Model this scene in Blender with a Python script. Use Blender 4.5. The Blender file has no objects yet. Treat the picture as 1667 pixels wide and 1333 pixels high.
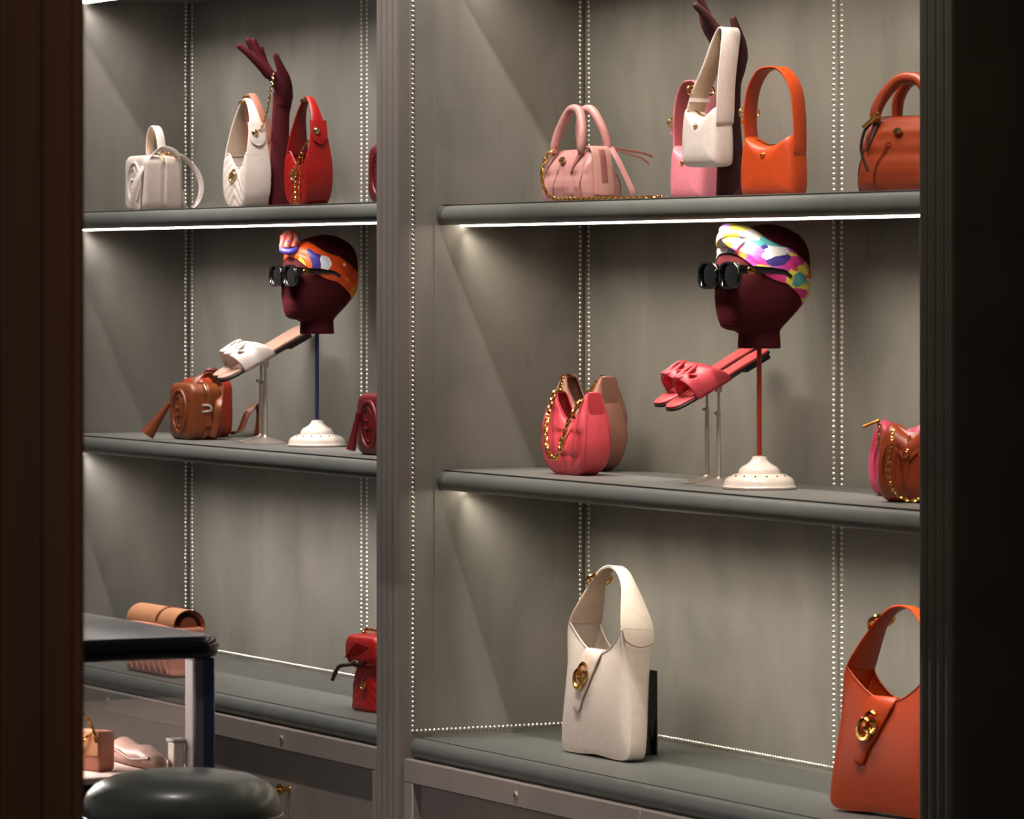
import bpy, math, random
from mathutils import Vector, Matrix
random.seed(7)
PI = math.pi
sc = bpy.context.scene
col = sc.collection

# ------------------------------------------------------------------ camera
F = 7400.0                                   # focal length in pixels of a 1667 px wide frame
TH = math.radians(27.45)                     # angle between the view axis and the shelves
CT, ST = math.cos(TH), math.sin(TH)
_D0 = 9.37
_L0 = (951 - 833.5) / F * _D0
CX, CY, CZ = _D0 * CT - _L0 * ST, -_D0 * ST - _L0 * CT, 1.5
cam = bpy.data.cameras.new('camera')
cam.sensor_width = 36.0
cam.lens = 36.0 * F / 1667.0
cam.shift_y = -(666.5 - 450.0) / 1667.0
cam.clip_end = 60
cam.dof.use_dof = True
cam.dof.focus_distance = 9.1
cam.dof.aperture_fstop = 13.0
camo = bpy.data.objects.new('camera', cam)
col.objects.link(camo)
camo.location = (CX, CY, CZ)
camo.rotation_euler = (PI / 2, 0, math.atan2(CT, ST))
sc.camera = camo

# ------------------------------------------------------------------ light and exposure
w = bpy.data.worlds.new('world'); sc.world = w
w.use_nodes = True
w.node_tree.nodes['Background'].inputs[0].default_value = (1.0, 0.93, 0.86, 1)
w.node_tree.nodes['Background'].inputs[1].default_value = 0.10
def spot(x, y, z, tx, ty, tz, power, size=62, blend=0.55, rad=0.03, colr=(1.0, 0.92, 0.85)):
    l = bpy.data.lights.new('ceiling_spot', 'SPOT')
    l.energy = power; l.spot_size = math.radians(size); l.spot_blend = blend
    l.shadow_soft_size = rad; l.color = colr
    o = bpy.data.objects.new('ceiling_spot', l); col.objects.link(o)
    o.location = (x, y, z)
    o.rotation_euler = (Vector((tx, ty, tz)) - Vector((x, y, z))).to_track_quat('-Z', 'Y').to_euler()
for sx in (-1.55, -0.35, 0.75, 1.75):
    spot(sx, -1.12, 3.32, sx - 0.25, -0.12, 1.2, 105)
spot(5.6, -3.9, 3.3, 3.3, -2.2, 1.4, 95, 105, .8, .08, (1.0, 0.80, 0.6))   # unseen lamp, added to brighten the wooden partition and dark right wall
spot(1.75, -1.95, 3.3, 1.7, -1.95, 0.7, 42, 58, .6, .05)                      # unseen downlight, added to lighten the stool and display case
vs = sc.view_settings
vs.view_transform = 'Standard'; vs.look = 'None'; vs.exposure = 0.45; vs.gamma = 1.0
vs.use_curve_mapping = False
sc.cycles.use_denoising = True
sc.cycles.max_bounces = 8
sc.cycles.sample_clamp_indirect = 4.0

# ------------------------------------------------------------------ helpers: placing
def loc(px, u):
    """Point on the shelf depth line u metres in front of the back wall, and its distance along the view axis."""
    k = (px - 833.5) / F
    dy = -u - CY
    dx = dy * (k * ST - CT) / (ST + k * CT)
    return CX + dx, -u, -dx * CT + dy * ST

# ------------------------------------------------------------------ helpers: materials
def lin(c):
    return tuple(((v / 255.0) / 12.92 if v / 255.0 <= 0.04045 else ((v / 255.0 + 0.055) / 1.055) ** 2.4) for v in c) + (1,)
MATS = {}
def mat(name, rgb, rough=0.5, metal=0.0, var=0.06, vscale=60.0, bump=0.0, bscale=900.0, spec=0.5,
        sheen=0.0, coat=0.0, stretch=None, sheen_tint=None):
    if name in MATS: return MATS[name]
    m = bpy.data.materials.new(name); m.use_nodes = True
    nt = m.node_tree; b = nt.nodes['Principled BSDF']
    b.inputs['Roughness'].default_value = rough
    b.inputs['Metallic'].default_value = metal
    b.inputs['Specular IOR Level'].default_value = spec
    b.inputs['Sheen Weight'].default_value = sheen
    if sheen_tint: b.inputs['Sheen Tint'].default_value = lin(sheen_tint)
    b.inputs['Coat Weight'].default_value = coat
    b.inputs['Coat Roughness'].default_value = 0.15
    tc = nt.nodes.new('ShaderNodeTexCoord')
    src = tc.outputs['Object']
    if stretch:
        mp = nt.nodes.new('ShaderNodeMapping'); mp.inputs['Scale'].default_value = stretch
        nt.links.new(src, mp.inputs[0]); src = mp.outputs[0]
    n = nt.nodes.new('ShaderNodeTexNoise'); n.inputs['Scale'].default_value = vscale
    n.inputs['Detail'].default_value = 4
    nt.links.new(src, n.inputs['Vector'])
    r = nt.nodes.new('ShaderNodeValToRGB')
    c = lin(rgb)
    r.color_ramp.elements[0].position = 0.3; r.color_ramp.elements[1].position = 0.7
    r.color_ramp.elements[0].color = tuple(v * (1 - var) for v in c[:3]) + (1,)
    r.color_ramp.elements[1].color = tuple(min(1, v * (1 + var)) for v in c[:3]) + (1,)
    nt.links.new(n.outputs['Fac'], r.inputs[0]); nt.links.new(r.outputs[0], b.inputs['Base Color'])
    if bump:
        n2 = nt.nodes.new('ShaderNodeTexNoise'); n2.inputs['Scale'].default_value = bscale
        nt.links.new(src, n2.inputs['Vector'])
        bp = nt.nodes.new('ShaderNodeBump'); bp.inputs['Strength'].default_value = bump
        bp.inputs['Distance'].default_value = 0.002
        nt.links.new(n2.outputs['Fac'], bp.inputs['Height']); nt.links.new(bp.outputs[0], b.inputs['Normal'])
    MATS[name] = m
    return m
def leather(name, rgb, rough=0.42, coat=0.0):
    return mat(name, rgb, rough, 0, 0.05, 90, 0.18, 700, 0.5, coat=coat)
def emis(name, rgb, strength):
    m = bpy.data.materials.new(name); m.use_nodes = True
    b = m.node_tree.nodes['Principled BSDF']
    b.inputs['Base Color'].default_value = (0.8, 0.8, 0.8, 1)
    b.inputs['Emission Color'].default_value = rgb + (1,)
    b.inputs['Emission Strength'].default_value = strength
    return m
def plaster(name, rgb, var=0.16):
    """Cloudy brushed grey wall covering: two scales of mottling and a few vertical scuffs."""
    m = bpy.data.materials.new(name); m.use_nodes = True
    nt = m.node_tree; b = nt.nodes['Principled BSDF']; L = nt.links.new
    b.inputs['Roughness'].default_value = 0.55
    b.inputs['Specular IOR Level'].default_value = 0.35
    tc = nt.nodes.new('ShaderNodeTexCoord')
    mp = nt.nodes.new('ShaderNodeMapping'); mp.inputs['Scale'].default_value = (1, 1, 0.55)
    L(tc.outputs['Object'], mp.inputs[0])
    n1 = nt.nodes.new('ShaderNodeTexNoise'); n1.inputs['Scale'].default_value = 5.5
    n1.inputs['Detail'].default_value = 5; n1.inputs['Distortion'].default_value = 0.6
    L(mp.outputs[0], n1.inputs['Vector'])
    mp2 = nt.nodes.new('ShaderNodeMapping'); mp2.inputs['Scale'].default_value = (1, 1, 0.16)
    mp2.inputs['Rotation'].default_value = (0, 0.15, 0)
    L(tc.outputs['Object'], mp2.inputs[0])
    n2 = nt.nodes.new('ShaderNodeTexNoise'); n2.inputs['Scale'].default_value = 34; n2.inputs['Detail'].default_value = 3
    L(mp2.outputs[0], n2.inputs['Vector'])
    r1 = nt.nodes.new('ShaderNodeValToRGB'); c = lin(rgb)[:3]
    r1.color_ramp.elements[0].position = 0.32; r1.color_ramp.elements[1].position = 0.68
    r1.color_ramp.elements[0].color = tuple(v * (1 - var) * k for v, k in zip(c, (0.97, 1.0, 0.97))) + (1,)
    r1.color_ramp.elements[1].color = tuple(v * (1 + var) * k for v, k in zip(c, (1.02, 1.0, 1.0))) + (1,)
    L(n1.outputs['Fac'], r1.inputs[0])
    r2 = nt.nodes.new('ShaderNodeValToRGB')
    r2.color_ramp.elements[0].position = 0.24; r2.color_ramp.elements[1].position = 0.36
    r2.color_ramp.elements[0].color = (0.86, 0.86, 0.85, 1); r2.color_ramp.elements[1].color = (1, 1, 1, 1)
    L(n2.outputs['Fac'], r2.inputs[0])
    mx = nt.nodes.new('ShaderNodeMix'); mx.data_type = 'RGBA'; mx.blend_type = 'MULTIPLY'
    mx.inputs[0].default_value = 1.0
    L(r1.outputs[0], mx.inputs[6]); L(r2.outputs[0], mx.inputs[7]); L(mx.outputs[2], b.inputs['Base Color'])
    n3 = nt.nodes.new('ShaderNodeTexNoise'); n3.inputs['Scale'].default_value = 260
    L(tc.outputs['Object'], n3.inputs['Vector'])
    bp = nt.nodes.new('ShaderNodeBump'); bp.inputs['Strength'].default_value = 0.12; bp.inputs['Distance'].default_value = 0.002
    L(n3.outputs['Fac'], bp.inputs['Height']); L(bp.outputs[0], b.inputs['Normal'])
    return m
def printed(name, cols, scale, stretch=(1, 1, 1), rough=0.45, w=0.0):
    """Silk print: irregular blots of flat colour."""
    m = bpy.data.materials.new(name); m.use_nodes = True
    nt = m.node_tree; b = nt.nodes['Principled BSDF']; L = nt.links.new
    b.inputs['Roughness'].default_value = rough
    tc = nt.nodes.new('ShaderNodeTexCoord')
    mp = nt.nodes.new('ShaderNodeMapping'); mp.inputs['Scale'].default_value = stretch
    mp.inputs['Rotation'].default_value = (0.5 + w, 0.2, 0.3); mp.inputs['Location'].default_value = (w, w * 2, 0)
    L(tc.outputs['Object'], mp.inputs[0])
    n = nt.nodes.new('ShaderNodeTexNoise'); n.inputs['Scale'].default_value = scale * 0.6
    L(mp.outputs[0], n.inputs['Vector'])
    mxv = nt.nodes.new('ShaderNodeMix'); mxv.data_type = 'RGBA'; mxv.inputs[0].default_value = 0.018
    L(mp.outputs[0], mxv.inputs[6]); L(n.outputs['Color'], mxv.inputs[7])
    v = nt.nodes.new('ShaderNodeTexVoronoi'); v.inputs['Scale'].default_value = scale
    L(mxv.outputs[2], v.inputs['Vector'])
    sp = nt.nodes.new('ShaderNodeSeparateColor'); L(v.outputs['Color'], sp.inputs[0])
    r = nt.nodes.new('ShaderNodeValToRGB'); r.color_ramp.interpolation = 'CONSTANT'
    el = r.color_ramp.elements
    while len(el) < len(cols): el.new(0.5)
    for i, (p, c) in enumerate(cols):
        el[i].position = p; el[i].color = lin(c)
    L(sp.outputs[0], r.inputs[0]); L(r.outputs[0], b.inputs['Base Color'])
    return m
def glassy(name, tint=(1, 1, 1), refl=0.10, rough=0.03):
    m = bpy.data.materials.new(name); m.use_nodes = True
    nt = m.node_tree; nt.nodes.clear(); L = nt.links.new
    o = nt.nodes.new('ShaderNodeOutputMaterial'); mx = nt.nodes.new('ShaderNodeMixShader')
    t = nt.nodes.new('ShaderNodeBsdfTransparent'); t.inputs[0].default_value = tint + (1,)
    g = nt.nodes.new('ShaderNodeBsdfGlossy'); g.inputs['Roughness'].default_value = rough
    fr = nt.nodes.new('ShaderNodeLayerWeight'); fr.inputs[0].default_value = 0.5
    pw = nt.nodes.new('ShaderNodeMath'); pw.operation = 'POWER'; pw.inputs[1].default_value = 4.0
    ad = nt.nodes.new('ShaderNodeMath'); ad.operation = 'MULTIPLY_ADD'; ad.inputs[1].default_value = 0.6; ad.inputs[2].default_value = refl
    L(fr.outputs['Facing'], pw.inputs[0]); L(pw.outputs[0], ad.inputs[0]); L(ad.outputs[0], mx.inputs[0]); L(t.outputs[0], mx.inputs[1]); L(g.outputs[0], mx.inputs[2])
    L(mx.outputs[0], o.inputs[0])
    return m

# ------------------------------------------------------------------ helpers: meshes
def cr(pts, n=8, closed=False):
    """Catmull-Rom through pts (tuples of any length), n steps per span."""
    P = [tuple(map(float, p)) for p in pts]; N = len(P); out = []
    spans = N if closed else N - 1
    for i in range(spans):
        if closed: a, b, c, d = P[(i - 1) % N], P[i], P[(i + 1) % N], P[(i + 2) % N]
        else: a, b, c, d = P[max(i - 1, 0)], P[i], P[i + 1], P[min(i + 2, N - 1)]
        for k in range(n):
            t = k / n
            out.append(tuple(0.5 * (2 * q + (r - p) * t + (2 * p - 5 * q + 4 * r - s) * t * t + (3 * q - p - 3 * r + s) * t ** 3)
                             for p, q, r, s in zip(a, b, c, d)))
    if not closed: out.append(P[-1])
    return out
def resample(path, step):
    P = [Vector(p) for p in path]; out = [P[0].copy()]; acc = 0.0
    for a, b in zip(P, P[1:]):
        L = (b - a).length
        if L < 1e-9: continue
        d = step - acc
        while d <= L:
            out.append(a + (b - a) * (d / L)); d += step
        acc = L - (d - step)
    return out
def lerp(a, b, t): return a + (b - a) * t
def interp(tab, x):
    if x <= tab[0][0]: return tab[0][1:]
    for p, q in zip(tab, tab[1:]):
        if x <= q[0]:
            t = (x - p[0]) / (q[0] - p[0])
            return tuple(lerp(a, b, t) for a, b in zip(p[1:], q[1:]))
    return tab[-1][1:]
def rrect(wd, ht, r, n=5, cx=0.0, cz=0.0):
    out = []
    for k, (sx, sz) in enumerate(((1, 1), (-1, 1), (-1, -1), (1, -1))):
        for i in range(n + 1):
            a = k * PI / 2 + i / n * PI / 2
            out.append((cx + sx * (wd / 2 - r) + r * math.cos(a), cz + sz * (ht / 2 - r) + r * math.sin(a)))
    return out
class MB:
    def __init__(s): s.v = []; s.f = []
    def vert(s, *p):
        s.v.append(Vector(p[0] if len(p) == 1 else p)); return len(s.v) - 1
    def loft(s, rings, cap=(True, True), closed=True, loop=False):
        ids = [[s.vert(p) for p in r] for r in rings]
        n = len(ids[0]); m = len(ids)
        for j in range(m if loop else m - 1):
            A, B = ids[j], ids[(j + 1) % m]
            for i in range(n if closed else n - 1):
                s.f.append((A[i], A[(i + 1) % n], B[(i + 1) % n], B[i]))
        if not loop and closed:
            if cap[0]: s.f.append(tuple(reversed(ids[0])))
            if cap[1]: s.f.append(tuple(ids[-1]))
        return s
    def grid(s, fn, nu, nv, skip=None):
        ids = [[s.vert(fn(i / nu, j / nv)) for j in range(nv + 1)] for i in range(nu + 1)]
        for i in range(nu):
            for j in range(nv):
                if skip and skip((i + .5) / nu, (j + .5) / nv): continue
                s.f.append((ids[i][j], ids[i + 1][j], ids[i + 1][j + 1], ids[i][j + 1]))
        return s
    def box(s, x0, x1, y0, y1, z0, z1, b=0.0):
        if b <= 0:
            s.loft([[(x0, y0, z), (x1, y0, z), (x1, y1, z), (x0, y1, z)] for z in (z0, z1)])
        else:
            def ring(z, i): return [(x0 + i + b * 0, y0 + b, z), (x0 + b, y0 + i, z), (x1 - b, y0 + i, z), (x1 - i, y0 + b, z),
                                    (x1 - i, y1 - b, z), (x1 - b, y1 - i, z), (x0 + b, y1 - i, z), (x0 + i, y1 - b, z)]
            s.loft([ring(z0, b * .99), ring(z0 + b, 0), ring(z1 - b, 0), ring(z1, b * .99)])
        return s
    def pillow(s, outline, prof, cx=0.0, cz=0.0):
        """Outline in XZ carried through (scale, y) stations about (cx, cz)."""
        s.loft([[(cx + (x - cx) * k, y, cz + (z - cz) * k) for x, z in outline] for k, y in prof])
        return s
    def lathe(s, prof, n=28, cx=0, cy=0):
        s.loft([[(cx + r * math.cos(2 * PI * i / n), cy + r * math.sin(2 * PI * i / n), z) for i in range(n)] for r, z in prof])
        return s
    def frames(s, path, closed):
        P = [Vector(p[:3]) for p in path]; N = len(P); out = []
        for i in range(N):
            a = P[(i - 1) % N] if closed else P[max(i - 1, 0)]
            b = P[(i + 1) % N] if closed else P[min(i + 1, N - 1)]
            t = b - a
            out.append((P[i], t.normalized() if t.length > 1e-9 else Vector((0, 0, 1))))
        return out
    def tube(s, path, r, n=8, closed=False, flat=1.0):
        fr = s.frames(path, closed); rings = []
        t0 = fr[0][1]; nrm = t0.orthogonal().normalized()
        m = len(fr)
        for i, (p, t) in enumerate(fr):
            nrm = (nrm - t * nrm.dot(t)).normalized(); bn = t.cross(nrm)
            rr = r(i / max(m - 1, 1)) if callable(r) else (r[i] if isinstance(r, (list, tuple)) else r)
            rings.append([p + nrm * (rr * math.cos(2 * PI * k / n)) + bn * (rr * flat * math.sin(2 * PI * k / n)) for k in range(n)])
        s.loft(rings, loop=closed)
        return s
    def ribbon(s, path, wdir, width, th, closed=False):
        """Strap: width along wdir (vector or list), thickness across; softly rounded edges."""
        fr = s.frames(path, closed); rings = []; m = len(fr)
        for i, (p, t) in enumerate(fr):
            wv = Vector(wdir[i] if isinstance(wdir, list) else wdir)
            wv = (wv - t * wv.dot(t)).normalized(); nv = t.cross(wv)
            wd = width(i / max(m - 1, 1)) if callable(width) else (width[i] if isinstance(width, (list, tuple)) else width)
            h = wd / 2; e = min(th * .5, h * .4); q = th / 2
            rings.append([p + wv * a + nv * b for a, b in ((-h, -q * .4), (-h + e, -q), (h - e, -q), (h, -q * .4), (h, q * .4), (h - e, q), (-h + e, q), (-h, q * .4))])
        s.loft(rings, loop=closed)
        return s
    def torus(s, c, R, r, ax=(0, 0, 1), n=20, m=8, sx=1.0):
        ax = Vector(ax).normalized(); a = ax.orthogonal().normalized(); b = ax.cross(a)
        path = [Vector(c) + a * (R * sx * math.cos(2 * PI * i / n)) + b * (R * math.sin(2 * PI * i / n)) for i in range(n)]
        return s.tube(path, r, m, closed=True)
    def ball(s, c, r, n=10, m=6, sq=(1, 1, 1)):
        rings = []
        for j in range(m + 1):
            a = -PI / 2 + PI * (j + 0.001) / (m + 0.002)
            rings.append([(c[0] + sq[0] * r * math.cos(a) * math.cos(2 * PI * i / n), c[1] + sq[1] * r * math.cos(a) * math.sin(2 * PI * i / n), c[2] + sq[2] * r * math.sin(a)) for i in range(n)])
        return s.loft(rings)
    def chain(s, path, L, Wd, r, n=9, m=5, tw=0.0):
        pts = resample(path, L * 0.64)
        for i in range(len(pts) - 1):
            c = pts[i]; t = (pts[i + 1] - pts[i]).normalized()
            q = t.orthogonal().normalized(); q = Matrix.Rotation((PI / 2 if i % 2 else 0) + 0.6 + tw * i, 3, t) @ q
            loop = [c + t * ((L / 2 - r) * math.cos(2 * PI * k / n)) + q * ((Wd / 2 - r) * math.sin(2 * PI * k / n)) for k in range(n)]
            s.tube(loop, r, m, closed=True)
        return s
    def xf(s, M, start=0):
        for i in range(start, len(s.v)): s.v[i] = M @ s.v[i]
        return s
def mk(name, mb, material, parent=None, S=1.0, smooth=42, kind=None, label=None):
    me = bpy.data.meshes.new(name)
    me.from_pydata([tuple(p * S) for p in mb.v], [], mb.f)
    me.validate(); me.update()
    if smooth:
        me.polygons.foreach_set('use_smooth', [True] * len(me.polygons))
        me.set_sharp_from_angle(angle=math.radians(smooth))
    me.materials.append(material)
    o = bpy.data.objects.new(name, me); col.objects.link(o)
    if parent: o.parent = parent
    if kind: o['kind'] = kind
    if label: o['label'] = label
    return o
def tag(o, label, cat=None, group=None, kind=None):
    o['label'] = label
    if cat: o['category'] = cat
    if group: o['group'] = group
    if kind: o['kind'] = kind
    return o
class T:
    """A thing: an Empty at its base; parts are modelled in picture-sized units (S metres each)."""
    def __init__(s, name, label, cat, px, u, z, turn=62.55, group=None, S=None, at=None, lean=0.0):
        s.e = bpy.data.objects.new(name, None); col.objects.link(s.e)
        s.e.empty_display_size = 0.05
        if at: x, y, d = at[0], at[1], None
        else: x, y, d = loc(px, u)
        s.S = S if S else d / F
        s.e.location = (x, y, z)
        s.e.rotation_euler = (-lean, 0, math.radians(62.55 - turn))
        tag(s.e, label, cat, group)
    def part(s, name, mb, m, parent=None, **k):
        return mk(name, mb, m, parent or s.e, s.S, **k)
# ------------------------------------------------------------------ shared materials
M_wall = plaster('wall_suede', (130, 126, 120))
M_post = plaster('post_paint', (118, 111, 107), 0.07)
M_board = mat('shelf_leather', (108, 107, 103), 0.5, 0, 0.05, 30, 0.10, 500)
M_nose = mat('shelf_edge_leather', (112, 114, 110), 0.36, 0, 0.05, 30, 0.08, 400, 0.6)
M_bench = mat('bench_leather', (92, 94, 91), 0.46, 0, 0.08, 22, 0.14, 350)
M_cab = plaster('cabinet_lacquer', (138, 127, 123), 0.06)
M_panel = plaster('cabinet_panel', (124, 115, 112), 0.08)
M_seam = mat('dark_seam', (30, 31, 29), 0.7)
M_nail = mat('silver_nailheads', (232, 227, 216), 0.34, 1.0, 0.05, 200)
M_gold = mat('gold_metal', (228, 176, 98), 0.2, 1.0, 0.05, 200)
M_pgold = mat('pale_gold_metal', (226, 196, 140), 0.2, 1.0, 0.05, 200)
M_steel = mat('brushed_steel', (214, 202, 192), 0.42, 0.75, 0.08, 120)
M_led = {'r': emis('warm_led', (1.0, 0.89, 0.72), 9.0), 'l': emis('white_led', (1.0, 0.93, 0.88), 9.0)}
M_dark = mat('dark_right_end', (56, 54, 45), 0.5, 0, 0.15, 8, 0.05, 200)  # one dark tone for the right end post and wall
M_wood = mat('dark_brown_wood', (62, 36, 14), 0.35, 0, 0.55, 16, 0.05, 60, stretch=(1, 1, 0.03))
M_floor = mat('dark_carpet', (70, 66, 62), 0.9, 0, 0.15, 40)
M_ceil = mat('ceiling_paint', (150, 143, 136), 0.8)

XL, XDL, XR = -2.046, -0.104, 1.946        # left bay corner, divider's left face, right bay's right end
ZTOP = 2.36
ZSH = {'r': (0.568, 1.109, 1.646, 2.190), 'l': (0.578, 1.119, 1.656, 2.208)}   # bench, middle, upper, top shelf surfaces

def struct(name, mb, m, label=None, parent=None, smooth=30):
    o = mk(name, mb, m, parent, smooth=smooth)
    if not parent: o['kind'] = 'structure'
    if label: o['label'] = label
    return o
def nails(parent, pts, normal, name='nailhead_row', r=0.0042):
    """A row of domed nailheads too small to pick apart: one part."""
    n = Vector(normal); a = n.orthogonal().normalized(); b = n.cross(a); mb = MB()
    for p in pts:
        p = Vector(p)
        ids0 = [mb.vert(p + a * (r * math.cos(k * PI / 3.5)) + b * (r * math.sin(k * PI / 3.5))) for k in range(7)]
        ids1 = [mb.vert(p + n * (r * .6) + a * (r * .62 * math.cos(k * PI / 3.5)) + b * (r * .62 * math.sin(k * PI / 3.5))) for k in range(7)]
        top = mb.vert(p + n * (r * .85))
        for k in range(7):
            q = (k + 1) % 7
            mb.f.append((ids0[k], ids0[q], ids1[q], ids1[k])); mb.f.append((ids1[k], ids1[q], top))
    return mk(name, mb, M_nail, parent, kind='stuff', smooth=80)
def run(a, b, step=0.0098):
    a, b = Vector(a), Vector(b); k = max(1, int((b - a).length / step))
    return [a + (b - a) * (i / k) for i in range(k + 1)]

struct('floor', MB().box(-6, 12, -8, 0.2, -0.05, 0.0), M_floor, 'dark carpeted shop floor')
struct('ceiling', MB().box(-6, 12, -8, 0.2, 3.5, 3.55), M_ceil, 'plain painted shop ceiling')
# back wall: a carcass with upholstered panels, one metre wide each
wb = struct('wall_back', MB().box(-2.3, 2.3, 0.012, 0.08, 0.0, 3.5), M_post, 'grey shop wall behind the shelving')
def panel(x0, x1, zb):
    p = struct('wall_panel', MB().box(x0, x1, 0.0, 0.012, zb - 0.06, ZTOP, 0.003), M_wall, parent=wb)
    return p
for x0, x1, lo, side in ((XL, -1.049, 'l', 0), (-1.049, XDL, 'l', 1), (0.0, 0.997, 'r', 0), (0.997, XR, 'r', 1)):
    zb = ZSH[lo][0]
    p = panel(x0 + (0.0 if side == 0 else 0.002), x1 - (0.002 if side == 0 else 0), zb)
    mb_pts = run((x0 + 0.02, 0, zb + 0.013), (x1 - 0.02, 0, zb + 0.013))
    nails(p, mb_pts, (0, -1, 0))
    xs = (x0 + (0.020 if side == 0 else 0.0145), x1 - (0.0145 if side == 0 else 0.020))
    for x in xs: nails(p, run((x, 0, zb + 0.022), (x, 0, ZTOP - 0.02)), (0, -1, 0))
# side walls and the post between the bays
def side_wall(name, x0, x1, label, zb):
    mb = MB().box(x0, x1, -0.402, 0.02, 0.0, 3.5)
    if name == 'wall_left': mb.box(-6.0, x0, -0.36, -0.2, 0.0, 3.5)      # the wall runs on beyond the shelving
    wl = struct(name, mb, M_wall, label)
    struct('side_panel', MB().box(x1 - 0.004, x1 + 0.0025, -0.346, -0.001, zb - 0.03, ZTOP, 0.001), M_wall, parent=wl)
    nails(wl, run((x1, -0.393, zb + 0.013), (x1, -0.393, ZTOP)), (1, 0, 0))
    nails(wl, run((x1 + 0.0025, -0.385, zb + 0.013), (x1 + 0.0025, -0.012, zb + 0.013)), (1, 0, 0))
    nails(wl, run((x1 + 0.0025, -0.0095, zb + 0.022), (x1 + 0.0025, -0.0095, ZTOP)), (1, 0, 0))
    return wl
def reeded(x0, x1, yb, yf, reeds):
    """Cross-section of a post: a flat back and rounded reeds on the front."""
    pts = [(x1, yb), (x0, yb)]
    wd = (x1 - x0) / reeds
    for k in range(reeds):
        for i in range(7):
            a = PI * i / 6
            pts.append((x0 + wd * k + wd / 2 - (wd / 2 - 0.0015) * math.cos(a), yf + 0.013 - 0.013 * math.sin(a)))
    return pts
side_wall('wall_divider', XDL, 0.0, 'grey upholstered partition between the two shelf bays', ZSH['r'][0])
struct('trim_1', MB().loft([[(x, y, z) for x, y in reeded(XDL, 0.0, -0.402, -0.430, 4)] for z in (0.0, 3.5)]), M_post,
       'grey reeded post between the two shelf bays', smooth=50)
side_wall('wall_left', XL - 0.10, XL, 'grey upholstered left side of the left shelf bay', ZSH['l'][0])
struct('wall_right', MB().box(XR, XR + 0.10, -0.402, 0.02, 0.0, 3.5).box(XR + 0.10, XR + 3.2, -0.30, -0.2, 0, 3.5), M_dark, 'dark end wall right of the shelving')
struct('trim_2', MB().loft([[(x, y, z) for x, y in reeded(XR, XR + 0.10, -0.402, -0.432, 4)] for z in (0.0, 3.5)]), M_dark,
       'dark reeded post at the right end of the shelving', smooth=50)
# the dark wooden partition at the left, nearer to the camera
def atD(px, D):
    la = (px - 833.5) / F * D
    return CX - CT * D + ST * la, CY + ST * D + CT * la
wx, wy = atD(139, 5.2)
wp = struct('wall_partition', MB().box(wx - 0.14, wx, -6.0, wy, 0.0, 3.5, 0.004), M_wood, 'dark brown wooden partition in the foreground left')
for yy, dd in ((wy - 0.004, 0.012), (wy - 0.055, 0.05)):
    struct('wood_fillet', MB().box(wx - 0.002, wx + 0.008, yy - dd, yy, 0.0, 3.5, 0.003), M_wood, parent=wp)

# ------------------------------------------------------------------ shelves
def shelf(bay, x0, x1, z, label, led_from=0.006):
    e = bpy.data.objects.new('shelf', None); col.objects.link(e); e.location = (x0, 0, z)
    tag(e, label, 'shelf', 'leather covered shelves with light strips')
    L = x1 - x0
    mk('board', MB().box(0.003, L - 0.003, -0.326, -0.001, -0.036, 0.0, 0.002), M_board, e)
    # rounded front edge with soft ends
    def ring(x, k):
        return [(x, -0.326 - 0.021 * k * max(0, math.cos(a)) ** .8, -0.0225 + 0.0195 * (0.75 + .25 * k) * math.sin(a)) for a in [(-PI / 2 + PI * i / 12) for i in range(13)]] + [(x, -0.320, -0.003), (x, -0.320, -0.042)]
    mk('front_edge', MB().loft([ring(0.001, .3), ring(0.004, .75), ring(0.012, 1), ring(L - 0.012, 1), ring(L - 0.004, .75), ring(L - 0.001, .3)]), M_nose, e, smooth=60)
    mk('edge_seam', MB().box(0.006, L - 0.006, -0.329, -0.3245, -0.0035, -0.0006), M_seam, e, smooth=0)
    mk('light_strip', MB().loft([[(x, y, zz) for y, zz in ((-0.2900, -0.0362), (-0.2900, -0.0453), (-0.2750, -0.0448), (-0.2750, -0.0362))] for x in (led_from, L - 0.03)]), M_led[bay], e, smooth=0)
    mk('light_channel', MB().box(led_from, L - 0.026, -0.2750, -0.2715, -0.0455, -0.0362), M_steel, e, smooth=0)
    # the beam of the strip: a narrow lens aimed down and back
    al = bpy.data.lights.new('strip_beam', 'AREA'); al.shape = 'RECTANGLE'; al.size = L - 0.04; al.size_y = 0.014
    al.spread = math.radians(92); al.energy = LEDW; al.color = LEDC[bay]
    ao = bpy.data.objects.new('strip_beam', al); col.objects.link(ao); ao.parent = e
    ao.location = (L / 2 - .01, -0.2825, -0.0468); ao.rotation_euler = (math.radians(30), 0, 0)
    return e
LEDW, LEDC = 3.4, {'r': (1.0, 0.91, 0.77), 'l': (1.0, 0.93, 0.86)}
shelf('r', 0.0025, XR, ZSH['r'][1], 'middle shelf of the right bay, under the pink slides')
shelf('r', 0.0025, XR, ZSH['r'][2], 'upper shelf of the right bay, under the dusty pink bag')
shelf('r', 0.0025, XR, ZSH['r'][3], 'topmost shelf of the right bay, at the frame edge')
shelf('l', XL + 0.0025, XDL, ZSH['l'][1], 'middle shelf of the left bay, under the white slides')
shelf('l', XL + 0.0025, XDL, ZSH['l'][2], 'upper shelf of the left bay, under the white and red bags')
shelf('l', XL + 0.0025, XDL, ZSH['l'][3], 'topmost shelf of the left bay, at the frame edge')

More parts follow.
